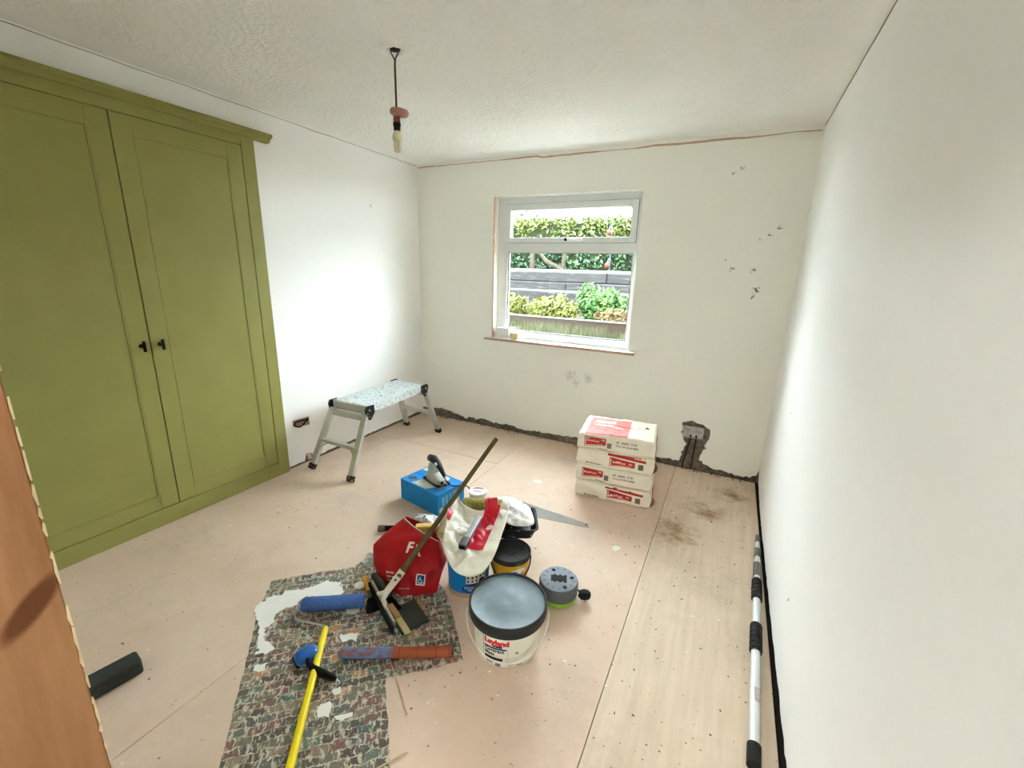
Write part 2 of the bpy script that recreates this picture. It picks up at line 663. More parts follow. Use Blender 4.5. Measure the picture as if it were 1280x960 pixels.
# crack between ceiling and back wall
bm = BM()
n = 90
prev = None
for i in range(n + 1):
    x = .01 + (W - .02) * i / n
    amp = .5 + .5 * math.sin(x * 2.1 + .3)
    th = .004 + .013 * max(0, nz((x, 0, 0), 2.4, 3) + .25) * (1 if x < 2.7 else .4)
    zc = H - .012 - .008 * nz((x, 2, 0), 5) - (.012 if x < 1.2 else .02)
    a = [bm.verts.new((x, -.0035, zc - th / 2 + .004 * nz((x, 9, 0), 40))), bm.verts.new((x, -.0035, zc + th / 2 + .004 * nz((x, 5, 0), 40))),
         bm.verts.new((x, .004, zc + th / 2)), bm.verts.new((x, .004, zc - th / 2))]
    if prev:
        for q in range(4):
            bm.faces.new((prev[q], prev[(q + 1) % 4], a[(q + 1) % 4], a[q]))
    prev = a
obj('ceiling_crack', bm, M['plaster_edge'], wall_back)

# --- left wall with the wardrobe recess
WY0, WY1, WZ = -2.955, -1.57, 2.175
bm = BM()
for (y0, y1, z0, z1) in ((WY1, .25, -.1, H + .1), (NEAR - .2, WY0, -.1, H + .1), (WY0, WY1, WZ, H + .1)):
    box(bm, (-.075 - .014, (y0 + y1) / 2, (z0 + z1) / 2), (.15 - .004, y1 - y0, z1 - z0))
wall_left = tag(obj('wall_left', bm, M['mortar']), 'white plastered wall with the green wardrobe built in', kind='structure')
lowL = [(NEAR, .004), (WY1 - .02, .004), (-1.53, .008), (-1.462, .014), (-1.41, .012), (-1.395, .07), (-1.34, .045), (-1.33, .014), (-1.2, .018), (-1.0, .02), (-.8, .014), (-.5, .018), (-.3, .02), (0, .03)]
outl = jag(lowL, .03, .008, 4) + [(0, H), (NEAR, H)]
sock = [(-1.478, .352), (-1.341, .348), (-1.341, .283), (-1.43, .286), (-1.478, .306)]
rec = [(WY0, .012), (WY1, .012), (WY1, WZ), (WY0, WZ)]
bm = plate(outl, [sock, rec], .014)
bmesh.ops.transform(bm, matrix=Matrix(((0, 0, 1, -.007), (1, 0, 0, 0), (0, 1, 0, 0), (0, 0, 0, 1))), verts=bm.verts)
obj('plaster', bm, M['wall_side'], wall_left)
bm = BM()
vs = grid2(bm, -1.56, -.01, 0, .085, 120, 8)
for vv in bm.verts:
    y, z = vv.co.x, vv.co.y
    vv.co = (-.012 + .006 * nz((0, y, z), 40), y, z)
obj('exposed_mortar', bm, mat('brown_undercoat', (120, 98, 80), .9, var=.3, vscale=40, bump=.5), wall_left, smooth=True)
bm = BM()
prev = None
for i in range(121):
    y = NEAR + .01 + (-NEAR - .02) * i / 120
    th = .0016 + .004 * max(0, nz((y, 0, 0), 4, 8))
    zc = H - .012 - .004 * nz((y, 2, 0), 5)
    a = [bm.verts.new((.003, y, zc - th / 2)), bm.verts.new((.003, y, zc + th / 2)), bm.verts.new((-.003, y, zc + th / 2)), bm.verts.new((-.003, y, zc - th / 2))]
    if prev:
        for q in range(4):
            bm.faces.new((prev[q], prev[(q + 1) % 4], a[(q + 1) % 4], a[q]))
    prev = a
obj('ceiling_crack', bm, mat('grey_crack', (140, 128, 112), .9), wall_left)

# --- right wall
bm = BM()
box(bm, (W + .014 + .075, -1.65, H / 2), (.15, 3.8, H + .2))
wall_right = tag(obj('wall_right', bm, M['dark']), 'plain white plastered wall on the right', kind='structure')
lowR = [(-3.40, .02), (-2.6, .03), (-2.2, .035), (-1.9, .03), (-1.5, .022), (-1.0, .016), (-.5, .012), (-.25, .03), (-.1, .045), (0, .1)]
bm = plate(jag(lowR, .035, .012, 7) + [(0, H), (-3.40, H)], [], .014)
bmesh.ops.transform(bm, matrix=Matrix(((0, 0, 1, W + .007), (1, 0, 0, 0), (0, 1, 0, 0), (0, 0, 0, 1))), verts=bm.verts)
obj('plaster', bm, M['wall_side'], wall_right)
bm = BM()
prev = None
for i in range(101):
    y = -3.2 + 3.19 * i / 100
    th = .0016 + .003 * max(0, nz((y, 0, 3), 4, 8))
    zc = H - .008 - .003 * nz((y, 2, 0), 5)
    a = [bm.verts.new((W - .003, y, zc - th / 2)), bm.verts.new((W - .003, y, zc + th / 2)), bm.verts.new((W + .003, y, zc + th / 2)), bm.verts.new((W + .003, y, zc - th / 2))]
    if prev:
        for q in range(4):
            bm.faces.new((prev[q], prev[(q + 1) % 4], a[(q + 1) % 4], a[q]))
    prev = a
obj('ceiling_crack', bm, bpy.data.materials['grey_crack'], wall_right)

# --- near wall with the doorway the photo is taken through
DX0, DX1, DZ = 2.1, 3.0, 2.03
bm = BM()
for (x0, x1, z0, z1) in ((-.15, DX0 - .03, -.1, H + .1), (DX1 + .03, W + .15, -.1, H + .1), (DX0 - .03, DX1 + .03, DZ + .03, H + .1)):
    box(bm, ((x0 + x1) / 2, NEAR - .0775, (z0 + z1) / 2), (x1 - x0, .145, z1 - z0))
wall_near = tag(obj('wall_near', bm, M['wall_side']), 'wall with the doorway nearest the camera', kind='structure')
trim = bpy.data.objects.new('trim_1', None)
COL.objects.link(trim)
trim.location = (DX0, 0, 0)
MATRIX['trim_1'] = Matrix.Translation((DX0, 0, 0))
tag(trim, 'bare pine door lining with a dark knot, at the left edge', kind='structure')
bm = BM()
box(bm, (-.015, NEAR - .078, DZ / 2), (.03, .156, DZ), bevel=.002, seg=1)
obj('lining_upright', bm, M['jamb'], trim)
bm = BM()
box(bm, (DX1 - DX0 + .015, NEAR - .078, DZ / 2), (.03, .156, DZ), bevel=.002, seg=1)
obj('lining_upright', bm, M['jamb'], trim)
bm = BM()
box(bm, ((DX1 - DX0) / 2, NEAR - .078, DZ + .015), (DX1 - DX0 + .06, .156, .03), bevel=.002, seg=1)
obj('lining_head', bm, M['jamb'], trim)
bm = BM()
z = .2
while z < 2.0:
    L = random.uniform(.008, .035)
    w = random.uniform(.0004, .0020)
    pts = [(.0008, NEAR - w * .05, z), (.0008, NEAR - w, z + L * random.uniform(.3, .7)), (.0008, NEAR - w * .05, z + L)]
    top = [(.0008, NEAR + .0012, z + L), (.0008, NEAR + .0012, z)]
    f = [bm.verts.new(p) for p in pts + top]
    b = [bm.verts.new((p[0] - .004, p[1] + .0002, p[2])) for p in pts + top]
    bm.faces.new(f)
    bm.faces.new(b[::-1])
    for i in range(5):
        bm.faces.new((f[i], f[(i + 1) % 5], b[(i + 1) % 5], b[i]))
    z += L + random.uniform(-.004, .03)
tag(obj('paint_chips', bm, M['chip'], trim), kind='stuff')

# --- unseen hallway behind the camera, closed to cut sky light through the doorway
bm = BM()
for (c, d) in (((W / 2, -4.95, 1.15), (W + 1.0, .1, 2.6)), ((.85, -4.15, 1.15), (.1, 1.6, 2.6)), ((W + .45, -4.15, 1.15), (.1, 1.6, 2.6)), ((W / 2, -4.15, 2.42), (W + 1.0, 1.7, .1))):
    box(bm, c, d)
tag(obj('wall_hall', bm, M['wall_side']), 'unseen pale hallway walls keeping sky light out of the doorway', kind='structure')

hl_d = bpy.data.lights.new('hall_fill_light', 'AREA')  # fill light added behind the camera, not a known fitting
hl_d.shape = 'DISK'
hl_d.size = .35
hl_d.energy = 6.2
hl_d.color = (1.0, .96, .90)
hl = bpy.data.objects.new('hall_fill_light', hl_d)
COL.objects.link(hl)
hl.location = (2.3, -4.15, 2.36)

# --- ceiling with the hole of the missing rose
RX, RY = 1.285, -1.725
hole = []
for i in range(28):
    a = 2 * PI * i / 28
    r = .038 * (1 + .22 * nz((math.cos(a), math.sin(a), 0), 2.2) + .08 * nz((math.cos(a) * 3, math.sin(a) * 3, 4), 3))
    hole.append((RX + r * math.cos(a) * 1.15, RY + r * math.sin(a)))
bm = plate([(-.1, NEAR - .2), (W + .1, NEAR - .2), (W + .1, .1), (-.1, .1)], [hole], .016)
bmesh.ops.translate(bm, verts=bm.verts, vec=(0, 0, H + .008))
ceil = tag(obj('ceiling', bm, M['ceiling']), 'cream ceiling with stippled texture coating', kind='structure')
bm = BM()
box(bm, (W / 2, -1.675, H + .13), (W + .4, 3.85, .12))
obj('ceiling_void', bm, M['dark'], ceil)
bm = BM()
ra = [[bm.verts.new((RX + (x - RX) * q, RY + (y - RY) * q + oy, H - dz)) for x, y in hole] for q, dz, oy in ((.95, -.006, 0), (.80, .004, 0), (1.0, .014, 0), (1.45, .012, .006), (1.75, -.002, .006))]
for A, B in zip(ra, ra[1:]):
    for q in range(28):
        bm.faces.new((A[q], A[(q + 1) % 28], B[(q + 1) % 28], B[q]))
obj('broken_rim', bm, mat('white_filler', (240, 238, 232), .7), ceil, smooth=True)

# --- window
win = bpy.data.objects.new('window_1', None)
COL.objects.link(win)
win.location = (0, .085, 0)
MATRIX['window_1'] = Matrix.Translation((0, .085, 0))
tag(win, 'white plastic window with a top-hung upper light', kind='structure')
bm = BM()
FD = .06


def fbox(bm, x0, x1, z0, z1, y0=0.0, y1=FD, bev=.004):
    box(bm, ((x0 + x1) / 2, (y0 + y1) / 2, (z0 + z1) / 2), (x1 - x0, y1 - y0, z1 - z0), bevel=bev)


for r in ((OX0, .902, OZ0, OZ1), (1.990, OX1, OZ0, OZ1), (.90, 1.992, 1.993, OZ1), (.90, 1.992, 1.612, 1.690), (.90, 1.992, OZ0, .924)):
    fbox(bm, *r)
obj('window_frame', bm, M['upvc'], win)
bm = BM()
for r in ((.886, .934, 1.686, 1.994), (1.952, 1.996, 1.686, 1.994), (.934, 1.952, 1.944, 1.994), (.934, 1.952, 1.686, 1.726)):
    fbox(bm, *r, -.018, .03, .005)
sash = obj('sash', bm, M['upvc'], win)
bm = BM()
box(bm, (1.45, -.024, 1.706), (.035, .014, .024), bevel=.004)
box(bm, (1.508, -.038, 1.709), (.15, .014, .018), bevel=.006)
obj('handle', bm, M['upvc'], sash)
bm = BM()
cyl(bm, (1.447, -.047, 1.708), (1.447, -.032, 1.708), .012)
obj('handle_lock', bm, M['black'], sash, smooth=True)
for (x0, x1, z0, z1, yy) in ((.93, 1.956, 1.722, 1.948, .01), (.898, 1.994, .92, 1.615, .03)):
    bm = BM()
    box(bm, ((x0 + x1) / 2, yy, (z0 + z1) / 2), (x1 - x0, .004, z1 - z0))
    obj('pane', bm, M['glass'], win)
bm = BM()
for r in ((.90, .912, .922, 1.614), (1.982, 1.992, .922, 1.614), (.91, 1.984, 1.604, 1.614), (.91, 1.984, .922, .934)):
    fbox(bm, *r, .012, .03, .003)
obj('glazing_bead', bm, M['upvc'], win)
M['gasket_shade'] = mat('grey_gasket_shade', (120, 124, 120), .7)  # grey strips paint in the shade lines round sash and panes
bm = BM()
for r in ((.8825, .887, 1.683, 1.997), (1.995, 1.9995, 1.683, 1.997), (.8825, 1.9995, 1.993, 1.997), (.8825, 1.9995, 1.683, 1.687)):
    fbox(bm, *r, -.006, .002, .0005)
for r in ((.9335, .937, 1.724, 1.946), (1.949, 1.9525, 1.724, 1.946), (.9335, 1.9525, 1.942, 1.946), (.9335, 1.9525, 1.724, 1.728)):
    fbox(bm, *r, -.004, .006, .0005)
for r in ((.911, .9145, .932, 1.606), (1.9795, 1.983, .932, 1.606), (.911, 1.983, 1.602, 1.606), (.911, 1.983, .932, .936)):
    fbox(bm, *r, .010, .026, .0005)
obj('gasket_shade', bm, M['gasket_shade'], win)
bm = BM()
box(bm, (1.42, .025, .8555), (1.345, .118, .019), bevel=.005)
sill = obj('window_sill', bm, M['sillpaint'], win, world=True)
bm = BM()
box(bm, (1.42, -.0345, .852), (1.347, .006, .019), bevel=.002)
obj('sill_nosing', bm, M['sillwood'], win, world=True)

# ================================================================== WARDROBE
FX = .035
wr = thing('fitted_wardrobe', 'olive green fitted wardrobe with two panelled doors and black knobs', 'wardrobe', (0, (WY0 + WY1) / 2, 0))


def wobj(name, bm, m, parent=wr):
    return obj(name, bm, m, parent, world=(parent is wr))


bm = BM()
for (x0, x1, y0, y1, z0, z1) in ((-.56, -.55, WY0 + .005, WY1 - .005, .0, WZ - .006), (-.55, .0, WY0 + .005, WY0 + .02, 0, WZ - .006), (-.55, .0, WY1 - .02, WY1 - .005, 0, WZ - .006),
                                 (-.55, .0, WY0 + .02, WY1 - .02, WZ - .02, WZ - .006), (-.55, 0, WY0 + .02, WY1 - .02, .06, .08)):
    box(bm, ((x0 + x1) / 2, (y0 + y1) / 2, (z0 + z1) / 2), (x1 - x0, y1 - y0, z1 - z0))
wobj('carcass', bm, M['green'])
for (y0, y1) in ((-1.640, -1.562), (-2.962, -2.885)):
    bm = BM()
    box(bm, (FX / 2 + .001, (y0 + y1) / 2, 1.07), (FX, y1 - y0, 2.14), bevel=.002)
    wobj('stile', bm, M['green'])
bm = BM()
box(bm, (FX / 2 + .001, -2.2625, 2.126), (FX, 1.24, .026), bevel=.001, seg=1)
box(bm, (FX / 2 + .001, -2.2625, 2.152), (FX, 1.40, .03), bevel=.001, seg=1)
wobj('top_rail', bm, M['green'])
bm = BM()
prof = [(0.002, 2.165), (.040, 2.165), (.046, 2.170), (.052, 2.182), (.068, 2.190), (.075, 2.196), (.075, 2.208), (.002, 2.208)]
y0, y1 = -3.04, -1.462
A = [bm.verts.new((x, y0, z)) for x, z in prof]
B = [bm.verts.new((x, y1, z)) for x, z in prof]
bm.faces.new(A[::-1])
bm.faces.new(B)
for i in range(len(prof)):
    bm.faces.new((A[i], A[(i + 1) % len(prof)], B[(i + 1) % len(prof)], B[i]))
wobj('cornice', bm, M['green'])
bm = BM()
box(bm, (FX / 2 + .001, -2.2625, .0485), (FX, 1.243, .097), bevel=.002)
wobj('plinth', bm, M['green'])
for i, (y0, y1, hy) in enumerate(((-2.253, -1.643, -2.212), (-2.882, -2.258, -2.295))):
    d0, d1, z0, z1 = .013, FX, .101, 2.110
    s = .083
    bm = BM()
    # frame with a sunk panel and a small bead round it
    box(bm, ((d0 + d1) / 2, y0 + s / 2, (z0 + z1) / 2), (d1 - d0, s, z1 - z0), bevel=.0015, seg=1)
    box(bm, ((d0 + d1) / 2, y1 - s / 2, (z0 + z1) / 2), (d1 - d0, s, z1 - z0), bevel=.0015, seg=1)
    box(bm, ((d0 + d1) / 2, (y0 + y1) / 2, z1 - .04), (d1 - d0, y1 - y0 - 2 * s, .08), bevel=.0005, seg=1)
    box(bm, ((d0 + d1) / 2, (y0 + y1) / 2, z0 + .0375), (d1 - d0, y1 - y0 - 2 * s, .075), bevel=.0005, seg=1)
    door = wobj('door', bm, M['green'])
    inv = MATRIX[wr.name].inverted()
    bm = BM()
    box(bm, (.0225, (y0 + y1) / 2, (z0 + z1) / 2), (.018, y1 - y0 - 2 * s, z1 - z0 - .15))
    bmesh.ops.transform(bm, matrix=inv, verts=bm.verts)
    obj('panel', bm, M['green'], door)
    bm = BM()
    py0, py1, pz0, pz1 = y0 + s, y1 - s, z0 + .075, z1 - .08
    for (a0, a1, b0, b1) in ((py0, py0 + .008, pz0, pz1), (py1 - .008, py1, pz0, pz1), (py0, py1, pz0, pz0 + .008), (py0, py1, pz1 - .008, pz1)):
        box(bm, (d1 - .0045, (a0 + a1) / 2, (b0 + b1) / 2), (.010, a1 - a0, b1 - b0), bevel=.003)
    bmesh.ops.transform(bm, matrix=inv, verts=bm.verts)
    obj('panel_bead', bm, M['green'], door)
    bm = BM()
    cyl(bm, (FX - .004, hy, 1.018), (FX + .024, hy, 1.018), .007)
    cyl(bm, (FX - .002, hy, 1.018), (FX + .003, hy, 1.018), .012)
    box(bm, (FX + .030, hy, 1.018), (.012, .012, .056), bevel=.003)
    bmesh.ops.transform(bm, matrix=inv, verts=bm.verts)
    obj('handle', bm, M['blackmetal'], door, smooth=True)

# ================================================================== PENDANT LAMP
pl = thing('pendant_lamp', 'bare low-energy bulb hanging on a brown flex from the ceiling hole', 'lamp', (RX, RY, 1.95))
M['flex'] = mat('brown_flex', (84, 62, 42), .6)
bm = BM()
tube(bm, [(0, 0, .173 + i * .02) for i in range(9)] + [(.001, .001, .36)], .0042, 8)
obj('flex', bm, M['flex'], pl, smooth=True)
bm = BM()
tube(bm, [(0, 0, .355), (-.010, .002, .370), (-.024, .003, .392), (-.018, .0, .42)], .003, 6)
tube(bm, [(0, 0, .355), (.012, 0, .370), (.026, .004, .392), (.018, .0, .42)], .003, 6)
obj('bare_wires', bm, M['flex'], pl, smooth=True)
bm = BM()
lathe(bm, [(0, .425), (.020, .422), (.024, .405), (.016, .39), (0, .388)], 16)
obj('terminal_block', bm, M['black'], pl, smooth=True)
bm = BM()
lathe(bm, [(.006, .172), (.020, .171), (.036, .167), (.041, .159), (.040, .149), (.034, .143), (.014, .141), (.006, .141)], 32)
xf(bm, bm.verts, Matrix.Rotation(.10, 4, 'Y'))
obj('ceiling_cap', bm, mat('terracotta_pink_bakelite', (172, 124, 108), .45), pl, smooth=True)
bm = BM()
lathe(bm, [(.004, .141), (.0145, .141), (.0145, .116), (.012, .114), (.004, .114)], 20)
obj('lampholder_top', bm, mat('brown_bakelite', (128, 74, 50), .4), pl, smooth=True)
bm = BM()
lathe(bm, [(.004, .116), (.0165, .116), (.0165, .104), (.0145, .102), (.0145, .086), (.012, .083), (.004, .083)], 20)
obj('lampholder', bm, M['black'], pl, smooth=True)
bm = BM()
lathe(bm, [(.004, .086), (.012, .085), (.014, .078), (.021, .066), (.022, .052), (.017, .044), (0, .043)], 24)
bulb = obj('bulb', bm, mat('warm_white_bulb_base', (222, 216, 176), .35), pl, smooth=True)
bm = BM()
for a in range(3):
    x, y = .0105 * math.cos(a * 2.09 + .4), .0105 * math.sin(a * 2.09 + .4)
    tx, ty = -y * .55, x * .55
    tube(bm, [(x - tx, y - ty, .046), (x - tx, y - ty, .006), (x - tx * .6, y - ty * .6, .001), (x + tx * .6, y + ty * .6, .001), (x + tx, y + ty, .006), (x + tx, y + ty, .046)], .0048, 8)
obj('glass_tubes', bm, mat('frosted_lamp_tube', (228, 224, 200), .25), bulb, smooth=True)

# ================================================================== WALL SOCKETS
sb = thing('socket_back_box', 'metal socket box and cables in hacked plaster right of the bags', 'socket box', (2.585, .02, .22))
bm = BM()
x0, x1, z0, z1 = 2.512, 2.660, .255, .345
for (a0, a1, b0, b1, c0, c1) in ((x0, x1, .012, .0135, z0, z1), (x0, x1, -.006, .0135, z1 - .0025, z1), (x0, x1, -.006, .0135, z0, z0 + .0025), (x0, x0 + .0025, -.006, .0135, z0, z1), (x1 - .0025, x1, -.006, .0135, z0, z1)):
    box(bm, ((a0 + a1) / 2, (b0 + b1) / 2, (c0 + c1) / 2), (a1 - a0, b1 - b0, c1 - c0))
obj('back_box', bm, M['galv'], sb, world=True)
bm = BM()
for (cx, cz, r) in ((2.545, .305, .022), (2.625, .295, .021), (2.588, .30, .008)):
    cyl(bm, (cx, .013, cz), (cx, .004, cz), r, r * .8, 16)
    cyl(bm, (cx, .006, cz), (cx, -.003, cz), r * .4, r * .3, 10)
obj('knockout', bm, M['steel'], sb, world=True, smooth=True)
for (xa, xb) in ((2.572, 2.545), (2.612, 2.607)):
    bm = BM()
    tube(bm, [(xa, .006, .275), (xa + .002, .004, .24), ((xa + xb) / 2, .006, .14), (xb, .004, .05), (xb - .002, .003, .004)], .0065, 8)
    obj('cable', bm, mat('dusty_black_cable', (60, 54, 48), .7), sb, world=True, smooth=True)

jb = thing('wall_socket_hole', 'brown recessed box with a loop of black cable in left wall', 'socket box', (0, -1.41, .315))
bm = BM()
box(bm, (-.0125, -1.41, .318), (.002, .136, .07))
box(bm, (-.008, -1.342, .316), (.012, .003, .066))
obj('back_plate', bm, mat('brown_recess', (168, 138, 116), .8, var=.2), jb, world=True)
bm = BM()
loop = [(.0, -1.352, .335), (.004, -1.372, .332), (.007, -1.40, .336), (.008, -1.435, .338), (.007, -1.463, .336), (.007, -1.472, .322), (.008, -1.455, .302),
        (.009, -1.43, .292), (.008, -1.405, .300), (.007, -1.385, .315), (.003, -1.362, .322), (-.002, -1.352, .33)]
tube(bm, loop, .0048, 8)
obj('cable', bm, M['black'], jb, world=True, smooth=True)
bm = BM()
box(bm, (-.004, -1.367, .036), (.012, .034, .052), bevel=.006)
box(bm, (.0, -1.385, .055), (.010, .014, .02), bevel=.004)
tag(obj('plaster_lump', bm, M['plaster_edge']), 'broken pink plaster stub at the foot of the left wall', 'plaster lump')

# ================================================================== STEP PLATFORM
pf = thing('step_platform', 'folding aluminium step platform with black hinges by the left wall', 'step platform', (.335, -.94, 0))
TOP = .485
cs = {('n', 'l'): (.180, -1.262), ('n', 'r'): (.505, -1.245), ('f', 'l'): (.152, -.555), ('f', 'r'): (.462, -.552)}
ft = {('n', 'l'): (.135, -1.462), ('n', 'r'): (.532, -1.470), ('f', 'l'): (.115, -.385), ('f', 'r'): (.482, -.380)}
nl, nr, fl, fr = (Vector((*cs[q], 0)) for q in (('n', 'l'), ('n', 'r'), ('f', 'l'), ('f', 'r')))


def tp(u, v, z):
    a = nl.lerp(nr, u)
    b = fl.lerp(fr, u)
    p = a.lerp(b, v)
    return Vector((p.x, p.y, z))


def hexa(bm, u0, u1, v0, v1, z0, z1):
    vs = [bm.verts.new(tp(u, v, z)) for z in (z0, z1) for (u, v) in ((u0, v0), (u1, v0), (u1, v1), (u0, v1))]
    for q in ((0, 3, 2, 1), (4, 5, 6, 7), (0, 1, 5, 4), (1, 2, 6, 5), (2, 3, 7, 6), (3, 0, 4, 7)):
        bm.faces.new([vs[i] for i in q])


for i in range(4):
    bm = BM()
    u0 = .05 + i * .226
    hexa(bm, u0, u0 + .212, .015, .985, TOP - .012, TOP)
    for j in range(5):
        uu = u0 + .018 + j * .041
        hexa(bm, uu, uu + .022, .02, .98, TOP, TOP + .0022)
    obj('tread_plank', bm, M['alutop'], pf, world=True)
for u in (0.0, .95):
    bm = BM()
    hexa(bm, u, u + .05, 0, 1, TOP - .058, TOP + .001)
    obj('side_rail', bm, M['alutop'], pf, world=True)
for v in (0.0, .97):
    bm = BM()
    hexa(bm, .04, .96, v, v + .03, TOP - .062, TOP - .002)
    obj('end_rail', bm, M['alu'], pf, world=True)
for e, v in (('n', 0), ('f', 1)):
    sgn = -1 if e == 'n' else 1
    L = {}
    for s, u in (('l', .02), ('r', .98)):
        top = tp(u, v, TOP - .05) + Vector((0, sgn * .012, 0))
        fo = Vector((*ft[(e, s)], 0.0))
        L[s] = (top, fo)
        bm = BM()
        d = (fo - top)
        bar(bm, top, top + d * .93, .026, .046, up=(1, 0, 0), bevel=.003)
        obj('leg', bm, M['alu'], pf, world=True)
        bm = BM()
        p = top + d * .905
        bar(bm, p, Vector((fo.x, fo.y, .004)), .032, .052, up=(1, 0, 0), bevel=.004)
        for vv in bm.verts:
            vv.co.z = max(vv.co.z, 0.0)
        obj('rubber_foot', bm, M['foot'], pf, world=True)
        # hinge: pentagon plate on the outside of the corner
        bm = BM()
        c = tp(0 if s == 'l' else 1, v, TOP - .03)
        ox = (-.012 if s == 'l' else .012)
        poly = [(-.048, .034), (.020, .036), (.034, .012), (.026, -.030), (.006, -.066), (-.012, -.070), (-.052, -.022)]
        poly = [(a * -sgn * -1, b) for a, b in poly]
        f = [bm.verts.new((c.x + ox - .006, c.y + a, c.z + b)) for a, b in poly]
        g = [bm.verts.new((c.x + ox + .006, c.y + a, c.z + b)) for a, b in poly]
        bm.faces.new(f[::-1])
        bm.faces.new(g)
        for i in range(7):
            bm.faces.new((f[i], f[(i + 1) % 7], g[(i + 1) % 7], g[i]))
        hg = obj('hinge', bm, M['hinge'], pf, world=True)
        bm = BM()
        for (a, b, r) in ((.0, .005, .008), (-.018 * -sgn, -.018, .006), (.004, -.042, .005)):
            sx_ = -1 if s == 'l' else 1
            q = Vector((c.x + ox + sx_ * .006, c.y + a, c.z + b))
            cyl(bm, q, q + Vector((sx_ * .004, 0, 0)), r, r * .8, 12)
        bmesh.ops.transform(bm, matrix=MATRIX[pf.name].inverted(), verts=bm.verts)
        obj('rivet', bm, M['steel'], hg, smooth=True)
    bm = BM()
    bar(bm, L['l'][0] + (L['l'][1] - L['l'][0]) * .07, L['r'][0] + (L['r'][1] - L['r'][0]) * .07, .03, .036, bevel=.003)
    obj('cross_bar', bm, M['alu'], pf, world=True)
    bm = BM()
    a = L['l'][0] + (L['l'][1] - L['l'][0]) * .52
    b = L['r'][0] + (L['r'][1] - L['r'][0]) * .52
    bar(bm, a, b, .034, .026, bevel=.003)
    obj('rung', bm, M['alu'], pf, world=True)
    for s, o in (('l', 'r'), ('r', 'l')):
        bm = BM()
        lo = L[s][0] + (L[s][1] - L[s][0]) * .70
        hi = (a if s == 'l' else b).lerp(b if s == 'l' else a, .2) - Vector((0, 0, .012))
        tube(bm, [lo, lo.lerp(hi, .5) + Vector((0, 0, .012)), hi], .006, 6)
        obj('brace', bm, M['alu'], pf, world=True, smooth=True)

# ================================================================== PLASTER BAGS
M['paper'] = mat('cream_paper_sack', (232, 224, 206), .7, var=.05, bump=.25, bscale=22, bdist=.006)
M['redprint'] = mat('red_sack_print', (186, 52, 48), .55, var=.1)
M['pinkprint'] = mat('pale_red_sack_print', (226, 128, 124), .55, var=.12, vscale=25)
M['creamprint'] = mat('cream_lettering', (240, 224, 206), .6)
M['ink'] = mat('grey_black_ink', (70, 66, 62), .7)
M['greyink'] = mat('grey_batch_ink', (120, 112, 104), .7)


